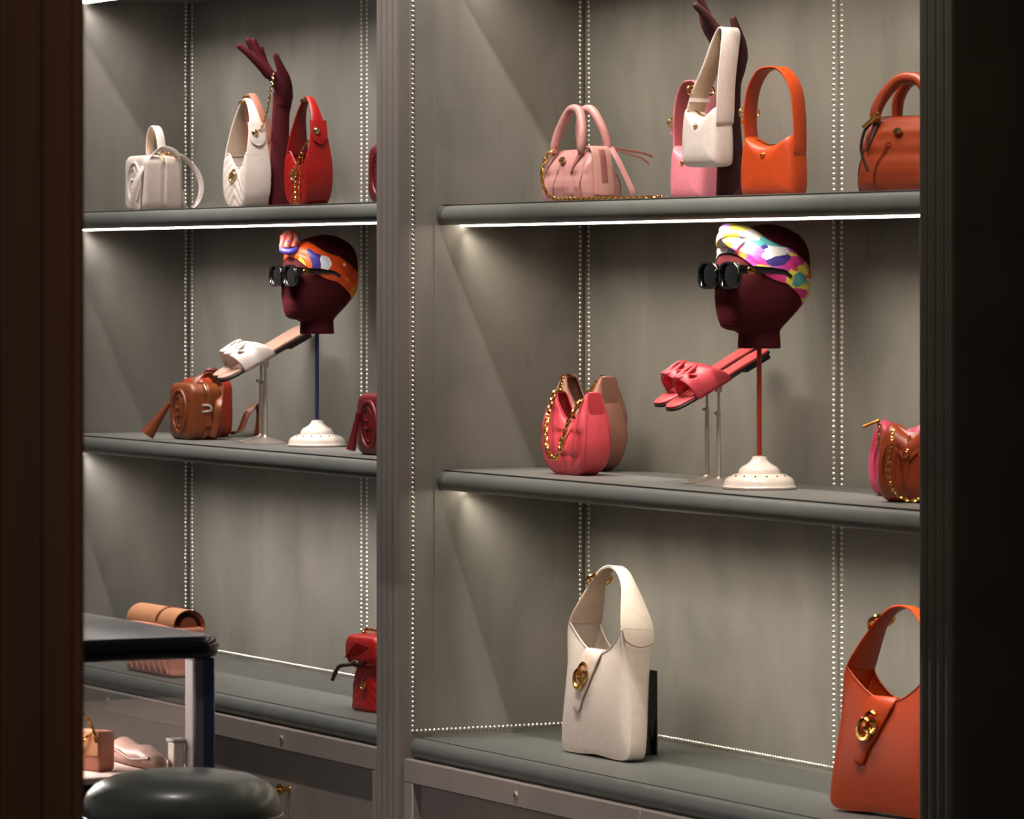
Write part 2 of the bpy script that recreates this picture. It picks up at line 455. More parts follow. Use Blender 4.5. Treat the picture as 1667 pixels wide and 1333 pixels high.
# ------------------------------------------------------------------ padded bench tops and cabinets
def bench(x0, x1, z, label):
    e = bpy.data.objects.new('bench_top', None); col.objects.link(e); e.location = (x0, 0, z)
    tag(e, label, 'bench top', 'padded leather bench tops')
    L = x1 - x0
    prof = [(-0.001, -0.038), (-0.001, 0.0), (-0.386, 0.0)] + [(-0.388 - 0.018 * math.sin(a), -0.0205 + 0.0205 * math.cos(a)) for a in [PI * i / 10 for i in range(11)]] + [(-0.36, -0.041)]
    def ring(x, k): return [(x, y if y > -0.38 else -0.38 + (y + 0.38) * k, zz * (1 if k == 1 else .95)) for y, zz in prof]
    nst = 60
    rings = [ring(0.003, .4), ring(0.008, .85)]
    for i in range(nst + 1):
        x = 0.016 + (L - 0.032) * i / nst
        j = 0.0012 * math.sin(i * 2.1) + 0.0008 * math.sin(i * 4.7)
        rings.append([(x, y - (j if y < -0.395 else 0), zz) for y, zz in prof])
    rings += [ring(L - 0.008, .85), ring(L - 0.003, .4)]
    mk('cushion', MB().loft(rings), M_bench, e, smooth=60)
    mk('seam', MB().box(0.012, L - 0.012, -0.386, -0.3845, -0.001, 0.0012), M_seam, e, smooth=0)
bench(0.0, XR, ZSH['r'][0], 'padded grey leather bench top under the large white bag')
bench(XL, XDL, ZSH['l'][0], 'padded grey leather bench top under the red drawstring bag')
def cabinet(x0, x1, zt, label, knob=True):
    e = bpy.data.objects.new('cabinet', None); col.objects.link(e); e.location = (x0, 0, 0)
    tag(e, label, 'cabinet', 'base cabinets under the bench tops')
    L = x1 - x0; zt -= 0.041; yf = -0.415; st = 0.040; rl = 0.047
    mk('carcass', MB().box(0.002, L - 0.002, -0.385, -0.001, 0.0, zt), M_panel, e, smooth=0)
    mk('rail', MB().box(0.0015, L - 0.0015, yf, -0.385, zt - rl, zt, 0.002), M_cab, e)
    mk('rail', MB().box(0.0015, L - 0.0015, yf, -0.385, 0.0, 0.09, 0.002), M_cab, e)
    for a in (0.0015, L - 0.0015 - st):
        mk('stile', MB().box(a, a + st, yf, -0.385, 0.09, zt - rl, 0.002), M_cab, e)
    d = mk('door', MB().box(st + .003, L - st - .003, -0.397, -0.384, 0.093, zt - rl - .003, 0.002), M_panel, e)
    c = L / 2
    lock = mk('lock', MB().lathe([(0.0001, -.004), (.0075, -.004), (.0085, -.001), (.0085, 0.001), (.006, .003), (.0001, .003)], 14).xf(Matrix.Translation((c, yf, zt - rl * .5)) @ Matrix.Rotation(PI / 2, 4, 'X')), M_steel, e)
    mk('keyhole', MB().box(c - .0012, c + .0012, yf - .0042, yf - .002, zt - rl * .5 - .004, zt - rl * .5 + .003), M_seam, lock, smooth=0)
    k = mk('knob', MB().lathe([(0.0001, -.0), (.007, -.0), (.0045, .008), (.006, .016), (.0125, .022), (.013, .027), (.009, .032), (.0001, .034)], 18).xf(Matrix.Translation((c, -0.397, zt - rl - .085)) @ Matrix.Rotation(PI / 2, 4, 'X')), M_gold, d)
for x0, x1, b, lb in ((0.0, 0.985, 'r', 'grey cabinet below the large white bag'), (0.985, XR, 'r', 'grey cabinet below the large orange bag'),
                      (XL, -1.075, 'l', 'grey cabinet behind the round stool'), (-1.075, XDL, 'l', 'grey cabinet with brass knob below the red drawstring bag')):
    cabinet(x0, x1, ZSH[b][0], lb)
# ------------------------------------------------------------------ leathers
K = {
 'white': leather('white_leather', (224, 210, 202)), 'cream': leather('cream_leather', (216, 201, 189)), 'whitein': leather('beige_lining', (196, 172, 150)),
 'blush': leather('blush_leather', (226, 150, 128)), 'red': leather('red_leather', (156, 20, 17), 0.36), 'redin': leather('dark_red_lining', (124, 16, 15)),
 'maroon': leather('maroon_leather', (104, 18, 22)), 'brown': leather('saddle_brown_leather', (120, 58, 25), 0.38), 'rust': leather('rust_leather', (168, 52, 17), 0.4),
 'dusty': leather('dusty_pink_leather', (192, 137, 134)), 'dustyd': leather('dusky_pink_edge', (150, 92, 88)), 'pink': leather('candy_pink_leather', (216, 126, 140)), 'rose': leather('rose_lining', (170, 88, 92)),
 'orange': leather('bright_orange_leather', (188, 66, 19)), 'oranged': leather('burnt_orange_leather', (158, 52, 15)), 'cognac': leather('cognac_leather', (136, 54, 25), 0.36),
 'coral': leather('coral_leather', (206, 72, 84)), 'corald': leather('deep_coral_leather', (176, 50, 60)), 'mocha': leather('dusty_tan_leather', (170, 119, 105)), 'magenta': leather('magenta_leather', (196, 66, 100)),
 'tan': leather('tan_leather', (206, 144, 104)), 'choc': leather('dark_chocolate_cord', (52, 16, 14)), 'black': mat('black_acrylic', (14, 13, 13), 0.18),
 'dark': mat('dark_edge_paint', (44, 34, 34), 0.6), 'blue': leather('navy_lining', (44, 44, 84)),
}
Y = Vector((0, 1, 0)); X = Vector((1, 0, 0)); Z = Vector((0, 0, 1))

def g_letter(mb, cx, cz, y, h, r, w=0.8, flip=1, m=6):
    """A bold G stroke in the XZ plane."""
    a0, a1 = math.radians(48), math.radians(338)
    pts = [(cx + flip * w * h / 2 * math.cos(a0 + (a1 - a0) * i / 14), y, cz + h / 2 * math.sin(a0 + (a1 - a0) * i / 14)) for i in range(15)]
    e = pts[-1]
    pts += [(cx + flip * w * h * .46, y, cz + h * .02), (cx + flip * w * h * .05, y, cz + h * .02)]
    mb.tube(pts, r, m)
def emblem(t, cx, cz, y, h, m=None, parent=None, tilt=0.0):
    """Two overlapping G letters in metal."""
    mb = MB(); r = h * .085
    g_letter(mb, cx + h * .13, cz + h * .13, y - r * .6, h * .72, r)
    g_letter(mb, cx - h * .13, cz - h * .13, y - r * 1.0, h * .72, r, 0.8, 1)
    if tilt: mb.xf(Matrix.Translation((cx, y, cz)) @ Matrix.Rotation(tilt, 4, 'Y') @ Matrix.Translation((-cx, -y, -cz)))
    return t.part('emblem', mb, m or M_gold, parent, label='gold emblem of two overlapping letters G')

# ------------------------------------------------------------------ hobo: band loop with front and back panels
def hobo(t, half, neck, leather_m, lining_m, bulge=8.0, quilt=None, band_m=None, nspan=6, piping=None, split=None):
    """half: (x, z, width) from bottom centre to apex on the right side. neck: (index span s, control points of the neckline).
    split: index in half above which the band is the handle (own part)."""
    left = [(-x, z, w_) for x, z, w_ in half[1:-1]]
    loop = half + left[::-1]                                # bottom -> right -> apex -> left
    C = cr(loop, nspan, closed=True)
    n = len(C); na = (len(half) - 1) * nspan                # apex index
    ks = (split or len(half) - 2) * nspan                   # neck index on the right side
    lowr = C[0:ks + 1]; lowl = [C[(n - i) % n] for i in range(0, ks + 1)]
    body = lowl[::-1] + lowr[1:]                            # left neck -> bottom -> right neck
    strap = [C[i] for i in range(ks, n - ks + 1)]           # right neck -> apex -> left neck
    mb = MB()
    mb.ribbon([(x, 0, z) for x, z, w_ in body], Y, [w_ for x, z, w_ in body], 2.6)
    nb = len(body) - 1
    zn0 = body[0][1]
    N = cr([(body[0][0], zn0)] + neck + [(body[-1][0], body[-1][1])], 12)
    def panel(sgn):
        def fn(a, b):
            ib = a * nb; i = min(int(ib), nb - 1); f = ib - i
            bx, bz, bw = (lerp(p, q, f) for p, q in zip(body[i], body[i + 1]))
            jn = a * (len(N) - 1); j = min(int(jn), len(N) - 2); g = jn - j
            nx, nz = (lerp(p, q, g) for p, q in zip(N[j], N[j + 1]))
            x, z = lerp(nx, bx, b), lerp(nz, bz, b)
            wn = lerp(body[0][2], bw, b) * .5
            e = math.sin(PI * a) ** .6
            y = wn * (1 - .35 * (1 - b) * e) + bulge * e * math.sin(PI * min(1, b * .93 + .07)) ** .7
            if quilt and 0.02 < b < .98: y += quilt(x, z) * e
            return Vector((x, sgn * y, z))
        return fn
    mb.grid(panel(-1), 40, 30); mb.grid(panel(1), 40, 14)
    bo = t.part('body', mb, leather_m, smooth=50)
    f1 = panel(-1); f2 = panel(1)
    for ff in (f1, f2): t.part('piping', MB().tube([ff(i / 40, 0.0) for i in range(41)], 1.5, 6), piping or leather_m, bo)
    hm = MB().ribbon([(x, 0, z) for x, z, w_ in strap], Y, [w_ for x, z, w_ in strap], 3.2)
    ho = t.part('handle', hm, band_m or leather_m, smooth=50)
    if lining_m:
        inn = []
        for i, (x, z, w_) in enumerate(strap):
            a = strap[max(i - 1, 0)]; b = strap[min(i + 1, len(strap) - 1)]
            tx, tz = b[0] - a[0], b[1] - a[1]; l = math.hypot(tx, tz) or 1
            inn.append((x - tz / l * 2.1, z + tx / l * 2.1, w_ * .94))
        t.part('handle_lining', MB().ribbon([(x, 0, z) for x, z, w_ in inn], Y, [w_ for x, z, w_ in inn], 1.2), lining_m, ho, smooth=50)
    return bo, ho, f1, strap
def chevron(step, amp):
    def q(x, z):
        v = ((z + abs(x) * .9) / step) % 1.0
        return amp * (1 - (abs(v - .5) * 2) ** 4) - amp * .5
    return q
def scallop(step, amp):
    def q(x, z):
        r = math.floor(z / step); f = z / step - r
        k = ((x / step / 1.1) + .5 * (r % 2)) % 1.0 - .5
        return amp * (1 - min(1, (abs(k) * 2) ** 2.5 + f ** 3))
    return q
def buckle(t, parent, c, wdt, hgt, ax_dir, m=None, r=1.5):
    """Rectangular strap buckle: c centre, width along Y, height along ax_dir (in XZ)."""
    d = Vector(ax_dir).normalized(); c = Vector(c); mb = MB()
    pts = [c + Y * (sx * wdt / 2) + d * (sz * hgt / 2) for sx, sz in ((-1, -1), (1, -1), (1, 1), (-1, 1))]
    mb.tube(cr([tuple(p) for p in pts], 5, True), r, 6, True)
    mb.tube([c - Y * (wdt / 2), c + Y * (wdt / 2)], r * .8, 6)
    mb.tube([c - Y * 1.0 + d * (hgt / 2), c - d * (hgt / 2)], r * .7, 6)
    return t.part('buckle', mb, m or M_gold, parent)

# ------------------------------------------------------------------ chevron half-moon bags on the upper left shelf
def half_moon(px, u, name, label, main, inner, chain_pts=None, hook=True, k=1.0, turn=62.55, u_extra=0, emb=True, chainm=None, pipe=None):
    t = T(name, label, 'handbag', px, u, ZSH['l'][2], turn)
    half = [(0, 0, 38), (24, 2, 40), (40, 18, 43), (45, 50, 44), (43, 85, 40), (39, 116, 30), (29, 148, 18), (13, 170, 12), (0, 177, 11)]
    half = [(x * k, z * k, w_ * k) for x, z, w_ in half]
    neck = [(x * k, z * k) for x, z in ((-33, 88), (-16, 70), (0, 64), (16, 70), (33, 88))]
    bo, ho, f1, strap = hobo(t, half, neck, main, inner, 5, chevron(17 * k, 3.4), split=4, piping=pipe)
    if emb: emblem(t, -6, 52 * k, f1(.5, .45).y - 1.0, 22 * k, M_pgold, bo, 0.25)
    if hook:
        # round rivet on the right strap end, snap inside the left one
        tb = MB().lathe([(0.01, -2), (6, -1), (6, 1.5), (4, 4), (.01, 5)], 14).xf(Matrix.Translation((42.0 * k, -5 * k, 121 * k)) @ Matrix.Rotation(PI / 2, 4, 'Y'))
        t.part('rivet', tb, M_pgold, ho)
    buckle(t, ho, (-8 * k, 0, 172 * k), 16 * k, 8 * k, (1, 0, .35), M_gold, 1.3)
    tab = MB().ribbon(cr([(36.5 * k, 0, 138 * k), (41.5 * k, 0, 118 * k), (45.6 * k, 0, 100 * k)], 6), Y, [30 * k] * 7 + [29 * k, 28 * k, 26 * k, 22 * k, 15 * k, 5 * k], 2.4)
    t.part('strap_tab', tab, main, ho)
    if chain_pts:
        t.part('chain', MB().chain(cr(chain_pts, 8), 6.4, 5.0, 1.05, 8, 4), chainm or M_gold, kind='stuff')
    return t
# image offset (right, up, towards viewer) of a picture-aligned point in a bag's own axes
def own(turn, right, up, near=0.0):
    a = math.radians(turn)
    # picture right = X cos a + Y sin a ; towards viewer = X sin a - Y cos a
    return (right * math.cos(a) + near * math.sin(a), right * math.sin(a) - near * math.cos(a), up)
TW = 62.55
half_moon(402, .215, 'half_moon_bag', 'white chevron-quilted half-moon handbag beside the maroon hand on the upper left shelf', K['white'], K['whitein'],
          [own(TW, 14, 121, 34), own(TW, 26, 130, 36), own(TW, 35, 156, 38), own(TW, 41, 190, 38), own(TW, 45, 216, 32), own(TW, 47, 214, 12), own(TW, 48, 190, 0)], chainm=M_pgold)
half_moon(409, .115, 'half_moon_bag', 'blush pink half-moon handbag hidden behind the white chevron-quilted one', K['blush'], K['blush'], None, False, 1.06, emb=False)
half_moon(502, .215, 'half_moon_bag', 'bright red chevron-quilted half-moon handbag right of the maroon hand', K['red'], K['redin'],
          [own(TW, 14, 116, 30), own(TW, -8, 92, 30), own(TW, -20, 50, 26), own(TW, -20, 6, 25), own(TW, -15, 5, 25), own(TW, -12, 50, 27), own(TW, -6, 90, 32)])

# ------------------------------------------------------------------ embossed box bags
def box_outline(Wd, H, r, bul=0.0): return [(x, z + H / 2) for x, z in rrect(Wd, H, r, 6)]
def emboss(t, bo, m, Wd, H, y):
    """Raised oval with two interlocked Gs pressed into the front."""
    mb = MB(); rx, rz = Wd * .29, H * .37
    mb.tube([(rx * math.cos(a), y + .5, H / 2 + rz * math.sin(a)) for a in [2 * PI * i / 28 for i in range(28)]], Wd * .036, 8, True)
    mb.tube([(-rx * .5, y + .6, H * .72), (-rx * .1, y + .6, H * .78), (rx * .35, y + .6, H * .66), (rx * .35, y + .6, H * .42)], Wd * .03, 8)
    mb.tube([(-rx * .45, y + .6, H * .56), (rx * .05, y + .6, H * .56), (rx * .05, y + .6, H * .44), (-rx * .45, y + .6, H * .42)], Wd * .034, 8)
    mb.tube([(-rx * .35, y + .6, H * .42), (-rx * .3, y + .6, H * .25), (rx * .2, y + .6, H * .22)], Wd * .03, 8)
    t.part('embossed_emblem', mb, m, bo, label='raised oval emblem of interlocked letters G')
def box_bag(px, u, z, name, label, m, Wd, D, H, r=16, turn=TW, zipm=None, puff=3):
    t = T(name, label, 'handbag', px, u, z, turn)
    o = box_outline(Wd, H, r); h = D / 2
    prof = [(.80, -h - puff), (.93, -h - puff * .6), (.985, -h + 1.5), (1, -h + 5), (1.0, -7), (1.012, -5), (.985, -3), (.985, 3), (1.012, 5), (1, 7), (1, h - 5), (.985, h - 1.5), (.93, h + puff * .6), (.8, h + puff)]
    bo = t.part('body', MB().pillow(o, prof, 0, H / 2), m, smooth=60)
    emboss(t, bo, m, Wd, H, -h - puff)
    zp = [(x * 1.0, 0, H / 2 + (zz - H / 2) * 1.0) for x, zz in o if zz > H * .45]
    t.part('zip', MB().ribbon(sorted(zp, key=lambda p: math.atan2(p[2] - H / 2, p[0])), Y, 3.0, 1.4), zipm or m, bo)
    return t, bo
def tassel(t, m, top, end, n=9, spread=10, wdt=5):
    mb = MB(); a, b = Vector(top), Vector(end); ax = (b - a).normalized(); q = ax.orthogonal().normalized()
    mb.tube([a - ax * 4, a + ax * 10], 4.5, 8)
    for i in range(n):
        g = 2 * PI * i / n; d = Matrix.Rotation(g, 3, ax) @ q
        L = (b - a).length
        pts = [a + ax * 6 + d * 2.5, a + ax * (L * .5) + d * (spread * .55), a + ax * L + d * spread]
        mb.ribbon([tuple(p) for p in cr([tuple(p) for p in pts], 5)], d.cross(ax), wdt, 1.4)
    t.part('tassel', mb, m, smooth=50)

# white box bag with top handle and long strap
t, bo = box_bag(250, .2, ZSH['l'][2], 'box_bag', 'small white box bag with looped strap, leftmost on the upper left shelf', K['white'], 86, 62, 90, 15, zipm=M_pgold)
hm = MB().ribbon(cr([(-22, 4, 88), (-25, 4, 104), (-20, 4, 128), (-4, 4, 138), (14, 4, 128), (24, 4, 104), (27, 4, 88)], 7), Y, 14, 3)
ho = t.part('handle', hm, K['white'], smooth=50)
t.part('handle_lining', MB().ribbon(cr([(-19.6, 4, 90), (-22.4, 4, 104), (-18, 4, 126), (-4, 4, 135.6), (12.5, 4, 126), (21.5, 4, 104)], 7), Y, 13, 1), K['whitein'], ho)
for xx in (-22, 27): t.part('handle_ring', MB().torus((xx, 4, 90), 6, 1.3, (1, 0, 0)), M_gold, ho)
sp = [own(TW, 44, 88, 30), own(TW, 32, 98, 34), own(TW, 14, 100, 38), own(TW, -6, 82, 44), own(TW, -22, 52, 50), own(TW, -30, 22, 50), own(TW, -24, 6, 48), own(TW, -18, 4, 48), own(TW, -18, 30, 48), own(TW, -28, 48, 46)]
a = MB().ribbon(cr(sp[:8], 8), Vector(own(TW, .72, .7, .1)), 9, 2.2)
so = t.part('shoulder_strap', a, K['white'], smooth=50)
b = MB().ribbon(cr([own(TW, 44, 90, 18), own(TW, 60, 78, 10), own(TW, 74, 58, 6), own(TW, 78, 34, 4), own(TW, 70, 12, 4), own(TW, 56, 2, 6), own(TW, 48, 14, 8), own(TW, 47, 34, 6)], 8), Vector(own(TW, .8, .5, .3)), 9, 2.2)
t.part('shoulder_strap', b, K['white'], smooth=50)
t.part('clasp', MB().torus(own(TW, 40, 91, 24), 5, 1.4, (1, 0, .3)).torus(own(TW, 26, 91, 20), 5, 1.4, (0, 1, .4)).chain([own(TW, 12, 89, 18), own(TW, 40, 92, 24)], 8, 6, 1.2), M_gold, smooth=60)

# saddle brown bag with tassel, and rust bag tucked behind it
t, bo = box_bag(318, .205, ZSH['l'][1], 'camera_bag', 'saddle brown embossed camera bag with tassel, leftmost on the middle left shelf', K['brown'], 94, 48, 92, 18, zipm=M_pgold, puff=4)
tassel(t, K['brown'], own(TW, -44, 56, 8), own(TW, -78, 8, 6), 11, 11, 8)
t.part('shoulder_strap', MB().ribbon(cr([own(TW, 40, 86, 10), own(TW, 28, 104, 14), own(TW, 10, 104, 22), own(TW, -1, 88, 32), own(TW, 0, 50, 38), own(TW, 8, 18, 40), own(TW, 20, 6, 40)], 8), Vector(own(TW, 1, .3, .2)), 12, 2.6), K['brown'], smooth=50)
t.part('shoulder_strap', MB().ribbon(cr([own(TW, 40, 88, -6), own(TW, 41, 60, 40), own(TW, 37, 30, 42), own(TW, 30, 6, 40)], 8), Vector(own(TW, 1, .2, .2)), 12, 2.6), K['brown'], smooth=50)
tb = MB().ribbon([own(TW, 17, 66, 42), own(TW, 20, 46, 42), own(TW, 24, 22, 42)], Vector(own(TW, 1, 0, 0)), 13, 2.4)
tt = t.part('strap_tab', tb, K['brown'])
t.part('strap_ring', MB().tube(cr([own(TW, 9, 56, 44), own(TW, 26, 56, 44), own(TW, 28, 48, 44), own(TW, 11, 47, 44)], 5, True), 1.9, 6, True), M_steel, tt)
t2, bo = box_bag(336, .115, ZSH['l'][1], 'camera_bag', 'rust orange camera bag tucked behind the saddle brown one', K['rust'], 90, 50, 96, 20, puff=4)
t2.part('handle', MB().tube(cr([own(TW, -4, 92, 10), own(TW, 2, 106, 14), own(TW, 14, 108, 14), own(TW, 28, 98, 12), own(TW, 34, 84, 12)], 6), 4.5, 8, flat=.6), K['maroon'])
t2.part('shoulder_strap', MB().ribbon(cr([own(TW, 40, 6, 12), own(TW, 56, 12, 12), own(TW, 66, 36, 6), own(TW, 78, 50, 2), own(TW, 86, 46, -2), own(TW, 86, 20, -4), own(TW, 82, 2, -4)], 8), Vector(own(TW, .9, .3, .3)), 12, 2.4), K['brown'], smooth=50)
# maroon ones half hidden by the post
t, bo = box_bag(628, .215, ZSH['l'][1], 'camera_bag', 'maroon embossed camera bag with tassel, half hidden by the post', K['maroon'], 100, 54, 100, 20, puff=4)
tassel(t, K['maroon'], own(TW, -45, 66, 2), own(TW, -57, 8, -4), 8, 7, 6)
t, bo = box_bag(643, .2, ZSH['l'][2], 'camera_bag', 'dark maroon bag mostly hidden by the post on the upper left shelf', K['maroon'], 90, 50, 96, 22, puff=4)
t.part('handle', MB().ribbon(cr([(-26, 0, 94), (-22, 0, 118), (0, 0, 126), (22, 0, 118), (26, 0, 94)], 6), Y, 12, 3), K['maroon'])

# ------------------------------------------------------------------ small bags with one broad strap
def mini(px, u, z, label, m, inner, Wd, D, H, arch, sw, turn, lean=0.0, k=1.0, group=None, hung=False):
    t = T('mini_bag', label, 'handbag', px, u, z, turn, group)
    o = cr([(-Wd * .40, 0), (0, -0.5), (Wd * .40, 0), (Wd * .49, H * .10), (Wd * .5, H * .45), (Wd * .46, H * .86), (Wd * .41, H), (Wd * .34, H * .97), (Wd * .16, H * .87), (0, H * .84), (-Wd * .16, H * .87), (-Wd * .34, H * .97), (-Wd * .41, H), (-Wd * .46, H * .86), (-Wd * .5, H * .45), (-Wd * .49, H * .10)], 4, True)
    o = o[::-1]
    h = D / 2
    prof = [(.2, -h - 2.5), (.55, -h - 2), (.78, -h), (.88, -h + 2.5), (.95, -h + 6.5), (.985, -h + 11), (1.0, -h * .3), (1.0, h * .4), (.99, h - 7), (.95, h - 3), (.86, h - .5), (.2, h + 1)]
    bo = t.part('body', MB().pillow(o, prof, 0, H * .48), m, smooth=60)
    xa = Wd * .45
    path = cr([(xa * 1.03, 0, H * .66), (xa * 1.08, 0, H * .85), (xa * 1.04, 0, H + arch * .35), (xa * .88, 0, H + arch * .72), (xa * .45, 0, H + arch * .96), (0, 0, H + arch), (-xa * .45, 0, H + arch * .94), (-xa * .82, 0, H + arch * .68), (-xa * .96, 0, H + arch * .3), (-xa * .9, 0, H * .93)], 7)
    if hung:                                                # the strap is pulled up to one side by the hand that holds it
        path = cr([(xa * 1.03, 0, H * .66), (xa * 1.08, 0, H * .85), (xa * 1.10, 2, H + arch * .3), (xa * 1.10, 9, H + arch * .7), (xa * .98, 17, H + arch * .95), (xa * .72, 18, H + arch), (xa * .42, 16, H + arch * .86), (0, 10, H + arch * .52), (-xa * .5, 3, H + arch * .18), (-xa * .72, 0, H * .93)], 7)
    n = len(path)
    wd = [sw * (min(1, .35 + i / 6)) if i < 5 else sw for i in range(n)]
    ho = t.part('strap', MB().ribbon(path, Y, wd, 3.2), m, smooth=50)
    inn = []
    for i, p in enumerate(path[6:], 6):
        a = Vector(path[max(i - 1, 0)]); b = Vector(path[min(i + 1, n - 1)]); d = (b - a).normalized()
        q = Vector((-d.z, 0, d.x)); inn.append(tuple(Vector(p) + q * 2.0))
    t.part('strap_lining', MB().ribbon(inn, Y, sw * .92, 1.0), inner, ho, smooth=50)
    bc = Vector(path[int(n * .86)])
    buckle(t, ho, bc + Vector((-1.5, 0, 0)), sw * 1.25, 13, (.12, 0, 1), M_gold, 1.6)
    t.part('strap_keeper', MB().ribbon([bc + Vector((-3.5, 0, -13)), bc + Vector((-3.2, 0, -19))], Y, sw * 1.12, 6), m, ho)
    emblem(t, -Wd * .02, H * .68, -h - 2.2, 9, M_gold, bo, 0.4)
    t.part('zip', MB().ribbon(cr([(-Wd * .3, 0, H * .95), (-Wd * .14, 0, H * .88), (0, 0, H * .855), (Wd * .14, 0, H * .88), (Wd * .3, 0, H * .95)], 4), Y, 6, 2), M_gold, bo)
    return t
ZT = ZSH['r'][2]
mini(1131, .115, ZT, 'candy pink mini bag with broad strap behind the hanging white one', K['pink'], K['rose'], 82, 46, 90, 104, 32, 50)
wm = mini(1151, .235, ZT + 51 * loc(1152, .235)[2] / F, 'white mini bag hanging by its broad strap from the dark hand', K['white'], K['whitein'], 86, 44, 96, 128, 40, 48, hung=True)
mini(1259, .20, ZT, 'bright orange mini bag standing right of the dark hand', K['orange'], K['oranged'], 114, 46, 98, 112, 33, 42)

# ------------------------------------------------------------------ bowling bags
def bowling(px, u, z, label, m, edge, Wd, D, H, hh, turn, end_tab=True, tabm=None):
    t = T('bowling_bag', label, 'handbag', px, u, z, turn)
    mb = MB(); rings = []; q = scallop(24 * Wd / 143, 3.6); nn = 72
    for zz, kx, ky, e in ((0, .93, .90, 4), (2, .97, .97, 4), (6, 1, 1, 4), (14, 1.01, 1.02, 4), (H * .28, .995, 1.0, 4), (H * .4, .975, .95, 4), (H * .5, .95, .89, 4), (H * .6, .925, .83, 4), (H * .7, .90, .76, 4), (H * .8, .875, .67, 3.6), (H * .88, .85, .58, 3.4), (H * .94, .82, .48, 3), (H * .98, .77, .36, 2.8), (H, .70, .2, 2.6)):
        r = []
        for i in range(nn):
            a = 2 * PI * i / nn
            x = math.copysign(abs(math.cos(a)) ** (2 / e), math.cos(a)) * Wd / 2 * kx
            y = math.copysign(abs(math.sin(a)) ** (2 / e), math.sin(a)) * D / 2 * ky
            if 6 < zz < H * .85 and abs(x) < Wd * .44: y += math.copysign(q(x, zz), y)
            r.append((x, y, zz))
        rings.append(r)
    # extra rings for the quilting
    fine = []
    for A, B in zip(rings, rings[1:]):
        for s in (0, .34, .67):
            R = [tuple(lerp(a, b, s) for a, b in zip(p, r)) for p, r in zip(A, B)]
            fine.append(R)
    fine.append(rings[-1])
    bo = t.part('body', mb.loft(fine), m, smooth=60)
    # piping along the end seams
    for sx in (-1, 1):
        pts = []; pm = MB()
        for R in rings[1:-1]:
            z0 = R[0][2]; ky = abs(R[nn // 4][1]); e_ = 4 if z0 < H * .75 else 3
            pts.append((sx * .84 * R[0][0], -ky * (1 - .84 ** e_) ** (1 / e_), z0))
        back = [(p[0], -p[1], p[2]) for p in pts][::-1]
        pm.tube(pts + back, 1.5, 6)
        t.part('piping', pm, edge, bo)
    t.part('zip', MB().ribbon([(-Wd * .36, 0, H + .6), (Wd * .36, 0, H + .6)], Y, 4, 1.6), M_gold, bo)
    if end_tab:
        pts = cr([(Wd * .30, 0, H + 2.5), (Wd * .40, 0, H + 1), (Wd * .455, 0, H * .86), (Wd * .49, 0, H * .55), (Wd * .515, 0, H * .22), (Wd * .517, 0, H * .12)], 6)
        n = len(pts)
        et = t.part('end_tab', MB().ribbon(pts, Y, [D * .43 * min(1, .4 + (n - 1 - i) * .3) for i in range(n)], 4.5), tabm or m, smooth=50)
        t.part('tab_slot', MB().ribbon([(p[0] + 2.7, p[1], p[2] + .4) for p in pts[8:-9]], Y, D * .13, 1.2), edge, et)
        t.part('zip_pull', MB().ribbon(cr([(Wd * .40, D * .26, H + 2), (Wd * .50, D * .34, H * .75), (Wd * .60, D * .50, H * .28), (Wd * .61, D * .55, H * .14)], 6), Vector((.3, .9, .1)), 9, 2), m)
        t.part('zip_pull', MB().ribbon([(Wd * .36, D * .3, H + 3), (Wd * .5, D * .9, H - 6), (Wd * .5, D * 1.1, H - 12)], Z, 4, 1.2).ribbon([(Wd * .36, D * .3, H + 1), (Wd * .5, D * .85, H - 14), (Wd * .5, D * 1.02, H - 24)], Z, 3, 1.2), edge)
    for sy in (-1, 1):
        yb = sy * D * .30; yt = sy * D * (.16)
        xa = Wd * .29
        pts = cr([(-xa, yb, H * .92), (-xa * 1.02, yb, H + 6), (-xa * .86, lerp(yb, yt, .5), H + hh * .5), (-xa * .45, yt, H + hh * .9), (0, yt, H + hh), (xa * .45, yt, H + hh * .9), (xa * .86, lerp(yb, yt, .5), H + hh * .5), (xa * 1.02, yb, H + 6), (xa, yb, H * .92)], 7)
        ho = t.part('handle', MB().tube(pts, lambda s: 7.6 * Wd / 143 * (1 - .35 * (abs(s - .5) * 2) ** 6), 10), m, smooth=60)
        for sx in (-1, 1):
            x0 = sx * xa
            yy = [sy * (D / 2) * k for k in (.50, .66, .80, .92)]
            lug = MB().ribbon(cr([(x0, sy * D * .27, H + 2), (x0 - 2, yy[1] + sy * 1, H * .84), (x0 - 5, yy[2] + sy * 2.2, H * .68), (x0 - 8, yy[3] + sy * 1.2, H * .53)], 5), X, [11, 11, 11, 10.5, 10, 9.5, 9, 8.5, 8, 7.5, 7, 6, 5, 4, 3, 2][:16], 2.4)
            t.part('handle_tab', lug, edge, ho)
            t.part('handle_ring', MB().torus((x0, sy * D * .30, H + 2), 6.5, 1.6, (0, 1, .3), 14, 6), M_gold, ho)
    tag_ = MB().lathe([(.01, -1), (8, -1), (8, 1), (.01, 1.4)], 16).xf(Matrix.Translation((-4, -D * .40, H * .80)) @ Matrix.Rotation(1.15, 4, 'X') @ Matrix.Diagonal((1.1, .7, 1, 1)))
    t.part('badge', tag_, M_pgold, bo)
    return t
t = bowling(946, .20, ZT, 'dusty pink quilted bowling bag with gold chain on the upper right shelf', K['dusty'], K['dustyd'], 143, 84, 86, 66, 60, tabm=leather('dusty_pink_tab', (200, 148, 138)))
O = lambda r, z, n=0.0: own(60, r, z, n)
